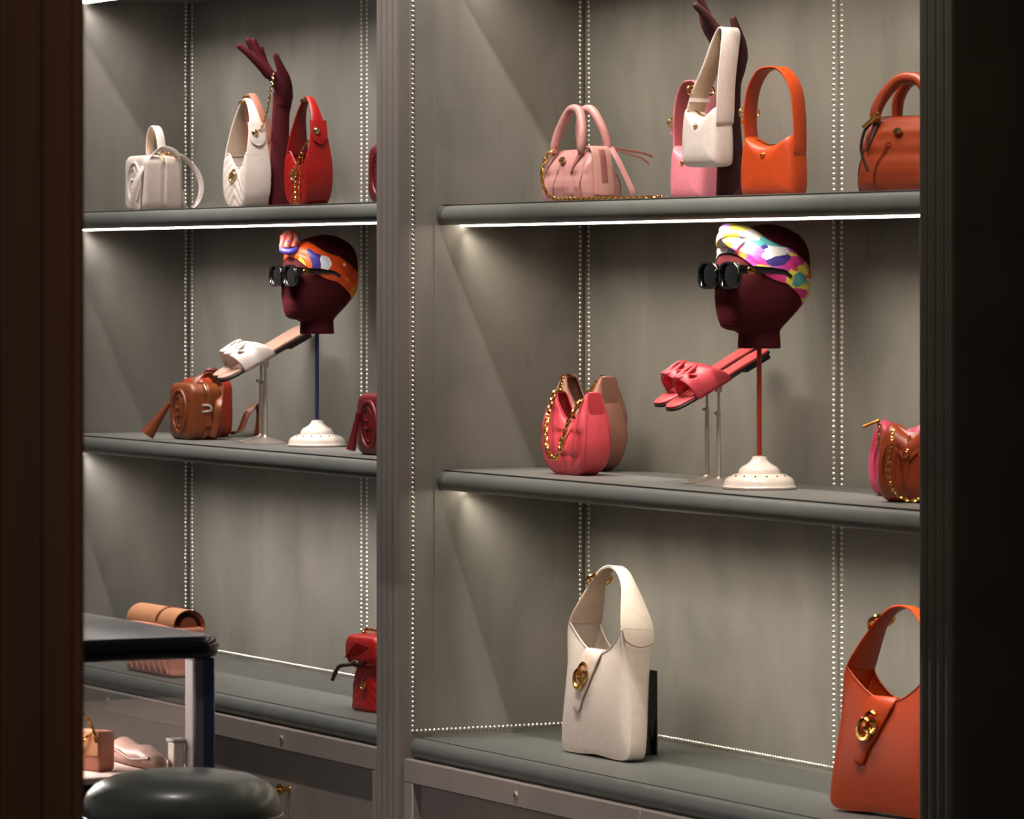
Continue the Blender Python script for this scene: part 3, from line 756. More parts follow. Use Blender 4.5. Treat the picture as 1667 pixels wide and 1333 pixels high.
t.part('chain', MB().chain(cr([O(-50, 82, 24), O(-60, 66, 30), O(-64, 42, 36), (-6, -62, 16), (22, -60, 4.6), (50, -60, 4.4), (90, -56, 4.4), (140, -46, 4.4), (190, -28, 4.4), (236, -8, 4.6), (200, 4, 4.6), (244, 6, 5)], 10), 9.6, 7.2, 1.6, 9, 5), M_gold, kind='stuff')
t = bowling(1488, .19, ZT, 'cognac brown quilted bowling bag cut off by the dark post', K['cognac'], K['choc'], 190, 96, 124, 62, 42, False)
t.part('shoulder_strap', MB().tube(cr([own(42, -72, 112, 30), own(42, -84, 96, 30), own(42, -88, 66, 30), own(42, -78, 34, 40)], 6), 2.6, 6), K['choc'])
t.part('clasp', MB().tube([own(42, -66, 122, 34), own(42, -86, 104, 32)], 3.2, 8).torus(own(42, -64, 124, 34), 5, 1.5, (0, 1, 0)), M_gold)

# ------------------------------------------------------------------ slouchy bags with gold chain
def horned(px, u, label, m, dark, k, turn, chain=True):
    t = T('horned_bag', label, 'handbag', px, u, ZSH['r'][1], turn)
    half = [(0, 0, 30), (36, 3, 36), (60, 20, 42), (68, 48, 46), (66, 78, 40), (61, 106, 28), (55, 134, 20), (0, 140, 2)]
    half = [(x * k, z * k, w_ * k) for x, z, w_ in half]
    body_r = cr(half[:-1], 6); body = [(-x, z, w_) for x, z, w_ in body_r][::-1] + body_r[1:]
    nb = len(body) - 1
    N = cr([(-55 * k, 134 * k), (-47 * k, 133 * k), (-37 * k, 116 * k), (-18 * k, 94 * k), (0, 86 * k), (18 * k, 94 * k), (37 * k, 116 * k), (47 * k, 133 * k), (55 * k, 134 * k)], 6)
    q = scallop(36 * k, 3.0 * k)
    mb = MB()
    mb.ribbon([(x, 0, z) for x, z, w_ in body], Y, [w_ for x, z, w_ in body], 3)
    def panel(sg):
        def fn(a, b):
            ib = a * nb; i = min(int(ib), nb - 1); f = ib - i
            bx, bz, bw = (lerp(p, s, f) for p, s in zip(body[i], body[i + 1]))
            jn = a * (len(N) - 1); j = min(int(jn), len(N) - 2); g = jn - j
            nx, nz = (lerp(p, s, g) for p, s in zip(N[j], N[j + 1]))
            x, z = lerp(nx, bx, b), lerp(nz, bz, b)
            e = math.sin(PI * a) ** .5
            y = bw / 2 * lerp(.45, 1, b) + 13 * k * e * math.sin(PI * min(1, b * .95 + .02)) + (q(x, z) * e if .03 < b < .97 else 0)
            return Vector((x, sg * y, z))
        return fn
    mb.grid(panel(-1), 48, 34); mb.grid(panel(1), 40, 14)
    bo = t.part('body', mb, m, smooth=55)
    f1 = panel(-1); f2 = panel(1)
    for pts in ([f1(i / 40, 0) for i in range(41)], [f2(i / 40, 0) for i in range(41)], [(x, -w_ / 2, z) for x, z, w_ in body]):
        t.part('piping', MB().tube(pts, 1.45, 6), dark, bo)
    for sx in (-1, 1):
        # folded leaf at the top of each horn and its ring
        lf = MB().grid(lambda a, b: Vector((sx * (k * (55 + 4 + 10 * b - 4 * b * b)), (a - .5) * 2 * k * (10.5 + 5 * math.sin(PI * b)) * math.sqrt(max(0.0, 1 - b ** 2.2)), k * (134 - 52 * b))), 10, 10)
        t.part('horn_fold', lf, dark, bo, smooth=60)
        hc = MB().box(sx * 53 * k - 6 * k, sx * 53 * k + 6 * k, -9 * k, 9 * k, 131 * k, 136 * k, 2 * k)
        t.part('horn_cap', hc, m, bo)
        t.part('ring', MB().torus((sx * 49 * k, 0, 134 * k), 8 * k, 1.5, (0, .3, 1), 16, 6), M_gold)
    fl = MB().ribbon(cr([f1(.5, -.0) + Vector((0, 4 * k, 4 * k)), f1(.5, .12) + Vector((0, -2.5, 0)), f1(.5, .3) + Vector((0, -2.5, 0)), f1(.5, .5) + Vector((0, -2.5, 0))], 6), X, [20 * k] * 10 + [19 * k, 18 * k, 17 * k, 15 * k, 12 * k, 9 * k, 7 * k, 5 * k, 3 * k][:9], 2.4)
    fo = t.part('flap_tab', fl, m, bo, smooth=50)
    p = f1(.5, .34); emblem(t, p.x, p.z, p.y - 4, 12 * k, M_gold, fo)
    return t, f1
t, f1 = horned(957, .09, 'dusty tan slouchy bag standing behind the coral one', K['mocha'], leather('tan_fold', (146, 98, 86)), 1.14, 60)
O = lambda r, z, n=0.0: own(60, r, z, n)
t.part('chain', MB().chain(cr([(-56, -14, 152), (-46, -26, 126), (-26, -34, 106), (0, -40, 96), (28, -36, 104), (48, -28, 126), (58, -14, 152)], 8), 9, 6.6, 1.6, 8, 5), M_gold, kind='stuff')
t, f1 = horned(938, .205, 'coral pink slouchy bag with gold chain on the middle right shelf', K['coral'], K['corald'], 1.0, 60)
t.part('chain', MB().chain(cr([(-48, -12, 134), (-36, -28, 112), (-20, -44, 84), (-10, -50, 54), (0, -51, 36), (14, -51, 28), (28, -50, 36), (38, -47, 62), (46, -40, 92), (50, -26, 116), (52, -12, 134)], 10), 12.5, 9.2, 2.2, 9, 5), M_gold, kind='stuff')

# ------------------------------------------------------------------ quilted chain pouches behind the dark post
def pouch(px, u, label, m, turn, Wd, D, H, chains):
    t = T('chain_pouch', label, 'handbag', px, u, ZSH['r'][1], turn)
    o = cr([(-Wd * .36, 0), (0, -.5), (Wd * .36, 0), (Wd * .49, H * .16), (Wd * .5, H * .5), (Wd * .43, H * .86), (Wd * .30, H), (Wd * .12, H * .9), (0, H * .84), (-Wd * .12, H * .9), (-Wd * .30, H), (-Wd * .43, H * .86), (-Wd * .5, H * .5), (-Wd * .49, H * .16)], 5, True)[::-1]
    h = D / 2
    bo = t.part('body', MB().pillow(o, [(.2, -h - 3), (.5, -h - 4), (.8, -h - 1), (.93, -h * .6), (1, 0), (.93, h * .6), (.8, h + 1), (.2, h + 3)], 0, H * .46), m, smooth=70)
    rb = MB()
    for i in range(-2, 3):
        x = i * Wd * .17
        rb.tube(cr([(x * .8, -h + 2, H * .12), (x * 1.05, -h - 2.6, H * .4), (x * .95, -h - 1.2, H * .66), (x * .7, -h + 5, H * .84)], 5), 3.2, 6)
    t.part('quilt_ribs', rb, m, bo, smooth=60)
    t.part('flap', MB().grid(lambda a, b: Vector(((a - .5) * Wd * (.62 - .34 * b), -h * (.25 + .75 * math.sin(b * PI / 2)) - 5.2 * math.sin(b * PI / 2), H * (.93 - .05 * math.cos((a - .5) * 6)) - H * .36 * b)), 12, 10), m, bo, smooth=60)
    p = (0, -h - 6.5, H * .60); emblem(t, 0, H * .62, -h - 6, 13, M_gold, bo)
    for c in chains: t.part('chain', MB().chain(cr(c, 8), 10, 7.6, 1.7, 8, 5), M_gold, kind='stuff')
    return t
O = lambda r, z, n=0.0: own(30, r, z, n)
pouch(1476, .10, 'magenta quilted chain pouch half hidden behind the cognac one', K['magenta'], 30, 132, 46, 124,
      [[O(-46, 116, 28), O(-48, 90, 42), O(-46, 60, 48), O(-42, 36, 48)]]).part('frame_bar', MB().tube([O(-72, 114, 10), O(-46, 124, 10)], 3, 8).tube([O(-46, 124, 10), O(-46, 118, -10)], 2.4, 8), M_gold)
pouch(1490, .205, 'cognac brown quilted chain pouch cut off by the dark post', K['cognac'], 30, 128, 54, 130,
      [[O(-38, 116, 26), O(-44, 84, 44), O(-48, 52, 46), O(-42, 26, 48), O(-26, 10, 50), O(-6, 6, 50), O(16, 14, 48)]])

# ------------------------------------------------------------------ the two large bags on the bench
def large_hobo(px, u, label, m, inner, k, turn, flap_edge, lean=0):
    t = T('hobo_bag', label, 'handbag', px, u, ZSH['r'][0], turn, lean=lean)
    half = [(0, 4, 30), (60, 1, 30), (96, 4, 30), (107, 22, 30), (103, 80, 30), (96, 130, 34), (90, 172, 50), (82, 212, 62), (66, 248, 48), (48, 280, 30), (26, 302, 25), (0, 309, 24)]
    half = [(x * k, z * k, w_ * k) for x, z, w_ in half]
    t.e.location.z += 16 * k * math.sin(lean) * t.S
    neck = [(x * k, z * k) for x, z in ((-66, 196), (-36, 176), (-8, 168), (30, 172), (64, 194))]
    bo, ho, f1, strap = hobo(t, half, neck, m, inner, 10 * k, None, split=7, nspan=6)
    # seams where the handle is sewn to the body, and the gusset seam
    sm = MB()
    for sx in (1,):
        sm.tube(cr([(sx * 85 * k, -30 * k, 209 * k), (sx * 93 * k, -26 * k, 192 * k), (sx * 95 * k, 0, 184 * k), (sx * 93 * k, 26 * k, 192 * k)], 6), 1.2, 6)
    t.part('seam', sm, flap_edge, bo)
    # buckle on the left arm
    bc = Vector((-46 * k, 0, 283 * k)); d = Vector((.75, 0, .6))
    buckle(t, ho, bc + Vector((-2, 0, 2)), 36 * k, 20 * k, d, M_gold, 3.0 * k)
    t.part('keeper', MB().ribbon([bc - d * 10 * k, bc - d * 19 * k], Y, 31 * k, 7 * k), m, ho)
    # closure tab with emblem
    base = [f1(.52, 0) + Vector((0, 22 * k, 2 * k)), f1(.51, 0) + Vector((0, 4 * k, 4 * k)), f1(.50, .02) + Vector((0, -3 * k, 0)), f1(.47, .14) + Vector((-2, -3.2 * k, 0)), f1(.46, .30) + Vector((-4, -3.2 * k, 0)), f1(.45, .46) + Vector((-6, -3.2 * k, 0)), f1(.445, .60) + Vector((-7, -3.2 * k, 0))]
    path = cr([tuple(p) for p in base], 6); n = len(path)
    wd = [interp([(0, 46), (.3, 50), (.5, 48), (.68, 36), (.82, 24), (.93, 22), (.97, 17), (1.0, 6)], i / (n - 1))[0] * k for i in range(n)]
    fl = t.part('closure_tab', MB().ribbon(path, X, wd, 3.4), m, bo, smooth=50)
    t.part('tab_edge', MB().ribbon([(p[0], p[1] + 1.2, p[2]) for p in path], X, [a + 1.6 for a in wd], 1.4), flap_edge, fl, smooth=50)
    p = Vector(path[int(n * .62)])
    emblem(t, p.x, p.z, p.y - 3.5 * k, 42 * k, M_gold, fl)
    return t
tw_ = large_hobo(981, .23, 'large white hobo bag with gold emblem on the right bench', K['cream'], leather('sand_lining', (206, 178, 158)), 1.0, 60, leather('taupe_edge', (150, 120, 100)), 0.075)
large_hobo(1446, .255, 'large orange hobo bag with gold emblem cut off by the dark post', K['orange'], K['oranged'], 1.10, 48, leather('rust_edge', (150, 48, 14)), 0.125)
t = T('bag_support', 'black acrylic support propping the large white bag', 'display stand', 1046, .125, ZSH['r'][0], 60)
t.part('back_plate', MB().loft([[(x, y, z) for x, y in ((-34, 1.5), (-34, -1.5), (wd_, -1.5), (wd_, 1.5))] for z, wd_ in ((0, 44), (136, 30))]).xf(Matrix.Rotation(-0.06, 4, 'X')), K['black'], smooth=0)
t.part('foot', MB().box(-34, 40, -44, 1.5, 0, 2.5), K['black'], smooth=0)
t.part('side_plate', MB().loft([[(x, y, z) for x, y in ((20 + a, b0), (23 + a, b0), (23 + a, b1), (20 + a, b1))] for z, a, b0, b1 in ((0, 12, -40, 2), (124, -2, -22, -14))]), K['black'], smooth=0)

# ------------------------------------------------------------------ red drawstring bag and tan flap bag on the left bench
t = T('drawstring_bag', 'red chevron-quilted bag with dark drawstring, half hidden by the post', 'handbag', 617, .25, ZSH['l'][0], 58)
q = chevron(16, 2.0)
def sack(a, b):
    th = 2 * PI * a; e = 3.2; z = 84 * b
    wx_, wy_ = interp([(0, 46, 30), (.05, 50, 33), (.5, 48, 32), (.85, 42, 27), (1, 36, 22)], b)
    x = math.copysign(abs(math.cos(th)) ** (2 / e), math.cos(th)) * wx_; y = math.copysign(abs(math.sin(th)) ** (2 / e), math.sin(th)) * wy_
    return Vector((x, y + (q(x, z) * (-1) if y < -10 else 0), z))
bo = t.part('body', MB().grid(sack, 64, 34), K['red'], smooth=60)
o = box_outline(112, 50, 20)
t.part('flap', MB().pillow([(x, z + 74) for x, z in o], [(.5, -38), (.8, -37), (.95, -32), (1, -22), (1, 18), (.95, 27), (.6, 32)], 0, 98), K['red'], smooth=60)
rb = MB()
for i in range(5):
    rb.tube([(-46 + i * 9, -38.0 - .2 * i, 84 + i * 2), (-6 + i * 9, -38.6, 112 - i * 1)], .9, 6)
t.part('quilt_ribs', rb, K['red'])
t.part('drawstring', MB().tube(cr([(20, -38, 82), (-20, -40, 76), (-48, -40, 72), (-74, -38, 62), (-92, -34, 48)], 7), 2.8, 7).tube(cr([(20, -38, 80), (-30, -41, 74), (-56, -42, 70), (-66, -44, 58), (-76, -44, 46)], 7), 3.2, 7).ball((-6, -40, 78), 8, 10, 6, (1.5, .8, .8)), K['choc'], smooth=60)
t.part('chain', MB().chain(cr([(-34, -12, 122), (-20, -12, 131), (0, -12, 132), (24, -12, 130), (40, -12, 122)], 6), 9, 7, 1.6, 8, 5), M_gold, kind='stuff')
emblem(t, 12, 46, -36, 18, M_gold, bo)

t = T('flap_bag', 'tan flap bag with rolled top behind the glass case', 'handbag', 268, .295, ZSH['l'][0], 62)
o = cr([(-86, 0), (0, 0), (86, 0), (92, 14), (90, 60), (84, 82), (-84, 82), (-90, 60), (-92, 14)], 4, True)[::-1]
bo = t.part('body', MB().pillow(o, [(.6, -32), (.9, -31), (.97, -27), (1, -20), (1, 20), (.97, 27), (.9, 31), (.6, 32)], 0, 42), K['blush'], smooth=60)
rb = MB()
for i in range(7):
    x = -72 + i * 24
    rb.tube([(x - 12, -31.5, 46), (x, -32.6, 26), (x + 12, -31.5, 6)], .9, 6)
t.part('quilt_ribs', rb, K['blush'], bo)
def spiral(k, dr=0.0):
    a = -0.6 * PI + 2.35 * PI * k; r = 30 - 7 * k + dr
    return r * math.cos(a) * 1.05, 82 + r * math.sin(a)
roll = [spiral(i / 39) for i in range(40)]
fl = MB().loft([[(x, y, z) for y, z in roll] for x in (-96, -90, 0, 90, 96)], closed=False).loft([[(x, y * .93, 82 + (z - 82) * .93) for y, z in roll] for x in (-96, 0, 96)], closed=False)
fo = t.part('rolled_flap', fl, K['tan'], smooth=60)
t.part('stitch_band', MB().ribbon([(26,) + spiral(i / 39, 1.0) for i in range(0, 26)], X, 7, 2), K['brown'], fo)
t.part('inner_roll', MB().tube([(-88, 2, 82), (92, 2, 82)], 15, 14), K['brown'])
# ------------------------------------------------------------------ mannequin heads on stands, with sunglasses and scarves
M_velvet = mat('maroon_velvet', (62, 8, 17), 0.85, 0, 0.12, 300, 0.05, 900, 0.2, sheen=0.22, sheen_tint=(200, 60, 80))
M_ceramic = mat('cream_ceramic', (226, 211, 199), 0.18, 0, 0.02, 60, coat=0.5)
M_frame = mat('black_glasses_frame', (12, 11, 12), 0.12, 0, 0.0, 60, coat=0.6)
M_lens = mat('dark_lens', (16, 10, 12), 0.06, 0, 0.0, 60, coat=0.8)
HEAD = [(0, -34, 34, 33), (3, -35, 35, 34), (24, -34, 33.5, 32), (28, -42, 34, 33), (31, -56, 36, 35), (36, -63, 40, 39), (46, -66, 49, 46), (60, -68, 63, 53), (80, -69, 75, 59), (100, -68, 81, 62), (120, -66.5, 85, 64), (140, -63, 85, 65), (158, -57, 83, 62.5), (173, -48, 77, 57), (185, -36, 66, 47), (194, -20, 50, 34), (200, 0, 34, 18), (202, 10, 20, 5)]
def head_pt(z, a, off=0.0):
    yf, yb, hw = interp(HEAD, z)
    yc = lerp(yf, yb, .5) + (6 if z > 40 else 0)
    c, s_ = math.cos(a), math.sin(a)                        # a = 0 -> +X, a = -90 deg -> face
    n = 3.1 if s_ < 0 and z > 30 else 2.1
    x = math.copysign(abs(c) ** (2 / n), c) * (hw + off)
    y = yc + math.copysign(abs(s_) ** (2 / n), s_) * ((yc - yf if s_ < 0 else yb - yc) + off)
    return Vector((x, y, z))
def head_thing(px, u, z, k, rodm, label):
    t = T('display_mannequin', label, 'mannequin', px, u, z)
    HZ = 229
    zs = [i * 2.02 for i in range(101)]
    hd = MB().loft([[head_pt(zz, 2 * PI * i / 48) for i in range(48)] for zz in zs]).xf(Matrix.Translation((0, 0, HZ)))
    t.part('head', hd.xf(Matrix.Scale(k, 4)), M_velvet, smooth=70)
    t.part('rod', MB().tube([(0, 0, 50), (0, 0, HZ + 4)], 4.2, 12).xf(Matrix.Scale(k, 4)), rodm)
    base = t.part('base', MB().lathe([(56, 0), (60, 1), (61, 4), (58.5, 7), (58, 11), (55, 17), (48, 22), (40, 24.5), (35, 25.5), (34.5, 28), (33.5, 29.5), (33, 32), (31, 33.5), (29, 36.5), (24, 39), (17.5, 43), (13, 48), (11, 53), (4, 54)], 48).xf(Matrix.Scale(k, 4)), M_ceramic, smooth=50)
    hb = MB()
    for i in range(16):
        a = 2 * PI * (i + .3) / 16
        hb.ball((47.5 * math.cos(a), 47.5 * math.sin(a), 21.6), 1.9, 7, 4)
    t.part('vent_hole_ring', hb.xf(Matrix.Scale(k, 4)), M_seam, base, kind='stuff')
    return t, HZ * k
def glasses(h, hz, k, px, u, z, label):
    g = T('sunglasses', label, 'sunglasses', px, u, z)
    def P(x, y, zz): return (x * k, y * k, zz * k + hz)
    fr = MB()
    for sx in (-1, 1):
        out = [(sx * 34 + 31 * math.copysign(abs(math.cos(a)) ** .62, math.cos(a)), 119 - (1.5 if math.sin(a) > 0 else 0) + 23.5 * math.copysign(abs(math.sin(a)) ** .66, math.sin(a))) for a in [2 * PI * i / 32 for i in range(32)]]
        # a deep rim: outer and inner loops, front and back
        cx, cz = sx * 34, 119
        def ring(kk, y): return [P(cx + (x - cx) * kk, y, cz + (zz - cz) * kk) for x, zz in out]
        fr = MB()
        fr.loft([ring(.76, -76), ring(.82, -79), ring(.96, -79), ring(1, -77), ring(1, -72), ring(.96, -70), ring(.8, -70), ring(.76, -72)], loop=True)
        rim = g.part('rim', fr, M_frame, smooth=50)
        g.part('lens', MB().loft([ring(.05, -75.4), ring(.5, -75), ring(.79, -74.2)], cap=(True, False)), M_lens, rim, smooth=60)
        g.part('temple', MB().ribbon([P(sx * 64, -75, 128), P(sx * 67, -60, 128), P(sx * 68, -20, 127), P(sx * 67.5, 8, 124), P(sx * 67, 20, 116)], Z, [15 * k, 13 * k, 10 * k, 8 * k, 7 * k], 4.5 * k), M_frame, smooth=50)
        g.part('temple_emblem', MB().torus(P(sx * 70.5, -58, 127), 4.2 * k, 1.5 * k, (1, 0, 0), 12, 6).torus(P(sx * 70.5, -53, 126), 3.4 * k, 1.3 * k, (1, 0, 0), 12, 6), M_gold, label='small gold emblem')
    g.part('bridge', MB().tube([P(-8, -75, 124), P(-3, -77, 126), P(3, -77, 126), P(8, -75, 124)], 4 * k, 8), M_frame)
    return g
def scarf(hz, k, px, u, z, m, label, zf, zb, wf, ws, wb, folds):
    s_ = T('headscarf', label, 'headscarf', px, u, z)
    def fn(a, b):
        th = -PI / 2 + 2 * PI * a                            # start at the forehead, go round
        fr = (1 - math.sin(th)) / 2                          # 1 at the face, 0 at the nape
        side = abs(math.cos(th))
        zc = lerp(zb, zf, fr ** .9); wd = lerp(lerp(wb, wf, fr), ws, side ** 1.5)
        zz = min(199.0, max(40, zc + (b - .5) * wd))
        off = 2.2 + 2.6 * math.sin(PI * b) + folds * math.sin(b * 15 + 2.5 * math.sin(th * 2)) * math.sin(PI * b)
        return head_pt(zz, th, off) * k + Vector((0, 0, hz))
    band = s_.part('band', MB().grid(fn, 72, 22), m, smooth=70)
    so = band.modifiers.new('thickness', 'SOLIDIFY'); so.thickness = 1.6 * s_.S; so.offset = -1
    return s_
M_scarf1 = printed('orange_silk_print', [(0, (240, 84, 24)), (.52, (236, 70, 20)), (.66, (120, 24, 110)), (.74, (240, 150, 30)), (.82, (206, 186, 60)), (.89, (60, 50, 130)), (.95, (235, 232, 238))], 42, (1, 1, .8))
M_scarf2 = printed('bright_silk_print', [(0, (232, 60, 150)), (.22, (240, 225, 90)), (.36, (90, 170, 175)), (.50, (238, 120, 60)), (.60, (70, 60, 140)), (.68, (240, 235, 240)), (.82, (214, 90, 200))], 62, (.7, .45, 1.1), w=.7)
for (px, u, z, k, rodm, lb, lg, ls, sm, par) in (
    (516, .14, ZSH['l'][1], .80, mat('navy_rod', (40, 52, 98), .35), 'maroon velvet mannequin head with orange scarf on a blue rod', 'black oversized sunglasses on the head with orange scarf', 'orange printed silk scarf knotted round the left mannequin head', M_scarf1, (172, 86, 34, 52, 46, .8)),
    (1236, .19, ZSH['r'][1], 1.0, mat('rust_rod', (150, 46, 22), .35), 'maroon velvet mannequin head with multicoloured scarf on a red rod', 'black oversized sunglasses on the head with multicoloured scarf', 'multicoloured silk scarf twisted round the right mannequin head', M_scarf2, (174, 88, 38, 58, 54, 1.6))):
    h, hz = head_thing(px, u, z, k, rodm, lb)
    glasses(h, hz, k, px, u, z, lg)
    s_ = scarf(hz, k, px, u, z, sm, ls, *par)
    def P(x, y, zz): return (x * k, y * k, zz * k + hz)
    if k < 1:
        # a rosette knot standing on the forehead
        M_kn = printed('knot_silk_print', [(0, (240, 120, 100)), (.5, (244, 150, 110)), (.68, (235, 90, 110)), (.84, (230, 225, 240)), (.93, (90, 70, 170))], 90, w=.3)
        M_kb = mat('violet_silk', (74, 66, 170), .4)
        kn = MB().ball(P(0, -60, 186), 20 * k, 14, 8, (1.0, .9, .85))
        for i in range(7):
            a = 2 * PI * i / 7
            kn.tube([P(18 * math.cos(a), -60 + 17 * math.sin(a), 176), P(15 * math.cos(a + .5), -60 + 14 * math.sin(a + .5), 197), P(5 * math.cos(a + 1), -60 + 5 * math.sin(a + 1), 206)], [6.5 * k, 7.5 * k, 5 * k], 8)
        kb = s_.part('knot', kn, M_kn, smooth=70)
        s_.part('knot_wrap', MB().tube([P(20 * math.cos(a), -58 + 18 * math.sin(a), 170 + 3 * math.sin(2 * a)) for a in [2 * PI * i / 20 for i in range(20)]], 6.5 * k, 8, True), M_kb, kb, smooth=60)
    else:
        kn = MB()
        kn.tube(cr([P(-34, -52, 168), P(-16, -60, 180), P(6, -58, 190), P(30, -40, 188), P(46, -14, 172)], 6), [9, 10, 11, 12, 12.5, 13, 13.5, 14, 14.5, 15, 15, 15, 14.5, 14, 13.5, 13, 13, 12.5, 12, 11.5, 11, 10.5, 10, 9.5, 9][:25], 10, flat=.6)
        kn.tube(cr([P(-30, -46, 190), P(-8, -60, 188), P(10, -60, 176), P(34, -54, 164)], 6), 12, 10, flat=.6)
        kn.ball(P(-4, -52, 192), 17, 14, 8, (1.3, 1, .7)); kn.ball(P(-6, -55, 178), 19, 14, 8, (1.5, .8, .8))
        s_.part('knot', kn, printed('twist_silk_print', [(0, (240, 220, 70)), (.3, (240, 232, 236)), (.5, (226, 110, 200)), (.72, (240, 230, 110)), (.86, (150, 110, 200))], 40, w=.2), smooth=70)

# ------------------------------------------------------------------ mannequin hands
def hand(px, u, z, k, turn, m, label):
    t = T('mannequin_hand', label, 'mannequin hand', px, u, z, turn)
    mb = MB()
    def limb(pts, n=14, steps=6, flat=1.0):
        c = cr(pts, steps)
        path = [(p[0], p[1], p[2]) for p in c]; rad = [p[3] for p in c]
        # rounded tip
        d = (Vector(path[-1]) - Vector(path[-2])).normalized(); r = rad[-1]; e = Vector(path[-1])
        for f, g in ((.45, .87), (.8, .55), (.97, .2)): path.append(tuple(e + d * (r * f))); rad.append(r * g)
        mb.tube(path, rad, n, flat=flat)
    limb([(0, 0, 1, 21), (-1, 0, 50, 18.5), (-2, 0, 105, 15.5), (-1, 0, 150, 14.6), (1, 0, 168, 15.5), (3, 0, 184, 17)], 18)
    # palm, leaning to the left and spread in depth
    for yy in (-11, -4, 4, 11):
        limb([(2, yy * .6, 166, 11), (4, yy * .9, 184, 12.5), (-4, yy * 1.05, 202, 11.5), (-20, yy * 1.25, 220, 7.6)], 12)
    limb([(4, -6, 178, 12), (8, -10, 192, 11.5), (6, -14, 210, 9.5), (-1, -17, 228, 7.2), (-8, -18, 246, 5.2)], 12)      # thumb
    limb([(-18, -14, 214, 8.4), (-34, -16, 232, 7.2), (-52, -17, 250, 6.2), (-68, -17, 263, 4.8)], 12)                  # index finger
    limb([(-20, -5, 218, 8.2), (-36, -5, 240, 7.0), (-46, -5, 258, 6.2), (-54, -6, 273, 4.9)], 12)
    limb([(-20, 6, 220, 8.0), (-33, 8, 240, 6.9), (-40, 9, 258, 6.0), (-45, 9, 273, 4.8)], 12)
    limb([(-18, 15, 218, 7.6), (-28, 20, 236, 6.4), (-32, 22, 250, 5.5), (-34, 23, 261, 4.5)], 12)
    o = t.part('hand', mb.xf(Matrix.Scale(k, 4)), m, smooth=180)
    r = o.modifiers.new('skin', 'REMESH'); r.mode = 'VOXEL'; r.voxel_size = 1.5 * t.S; r.use_smooth_shade = True
    sm = o.modifiers.new('soften', 'SMOOTH'); sm.factor = .5; sm.iterations = 6
    return t
hand(458, .148, ZSH['l'][2], 1.0, 0, M_velvet, 'maroon velvet mannequin hand between the white and red half-moon bags')
hand(1190, .178, ZSH['r'][2], 1.18, -30, mat('dark_maroon_velvet', (52, 10, 16), .8, 0, .1, 300, sheen=.2, sheen_tint=(160, 60, 70)), 'dark maroon mannequin hand holding up the white mini bag')

# ------------------------------------------------------------------ slides on tilted metal stands
def slide(px, u, z, label, L, Wd, h, m, insole, solem, tilt=0.476, lift=0.0, group=None):
    t = T('slide_sandal', label, 'sandal', px, u, z)
    t.e.rotation_euler = (tilt, 0, 0)
    out = cr([(0, -L * .5), (Wd * .30, -L * .485), (Wd * .46, -L * .40), (Wd * .5, -L * .22), (Wd * .42, 0), (Wd * .37, L * .2), (Wd * .40, L * .38), (Wd * .26, L * .485), (0, L * .5), (-Wd * .26, L * .485), (-Wd * .38, L * .38), (-Wd * .33, L * .2), (-Wd * .36, 0), (-Wd * .46, -L * .22), (-Wd * .44, -L * .40), (-Wd * .28, -L * .485)], 4, True)
    def slab(z0, z1, k):
        return MB().loft([[(x * k, y * (1 - (1 - k) * .4), zz) for x, y in out] for zz, k in ((z0, k * .97), (z0 + .8, k), (z1 - .8, k), (z1, k * .97))])
    t.part('outsole', slab(0, 4.5, 1.0).box(-Wd * .32, Wd * .32, L * .22, L * .47, -7, 0.5, 1.5), solem)
    t.part('insole', slab(4.5, 8.5, .96), insole)
    y0, y1 = -L * .33, L * .04
    def fn(a, b):
        ph = PI * (a * 1.04 - .02)
        sp = max(0.0, math.sin(ph)); hh = h * (1.0 - .14 * (b - .4) ** 2 * 4) * (1 + .07 * math.sin(b * 9))
        y = lerp(y0 + L * .03 * (1 - sp), lerp(y1, y0 + L * .24, sp ** 1.3), b)
        return Vector((-Wd * .53 * math.cos(ph), y, 5 + hh * abs(math.sin(ph)) ** .75 * (1 if math.sin(ph) > 0 else -1)))
    def hole(a, b):
        for (ca, cb, ra, rb) in ((.40, .40, .055, .20), (.60, .44, .055, .20), (.50, .22, .10, .06), (.50, .66, .09, .055), (.27, .30, .05, .12), (.73, .30, .05, .12)):
            if ((a - ca) / ra) ** 2 + ((b - cb) / rb) ** 2 < 1: return True
        return False
    up = t.part('upper', MB().grid(fn, 44, 30, hole), m, smooth=70, label='cut-out strap of interlocked letters G')
    so = up.modifiers.new('thickness', 'SOLIDIFY'); so.thickness = 4.0 * t.S; so.offset = 0
    bar = MB()
    for sx in (-1, 1):
        bar.tube(cr([(sx * Wd * .05, y0 + L * .20, 5 + h * 1.04), (sx * Wd * .17, y0 + L * .15, 5 + h * 1.03), (sx * Wd * .20, y0 + L * .05, 5 + h * .97), (sx * Wd * .08, y0 + L * .0, 5 + h * 1.0), (sx * Wd * .02, y0 + L * .08, 5 + h * 1.05)], 5), 3.2, 7)
        t.part('cut_out_letter', bar, m, up, smooth=60); bar = MB()
    return t
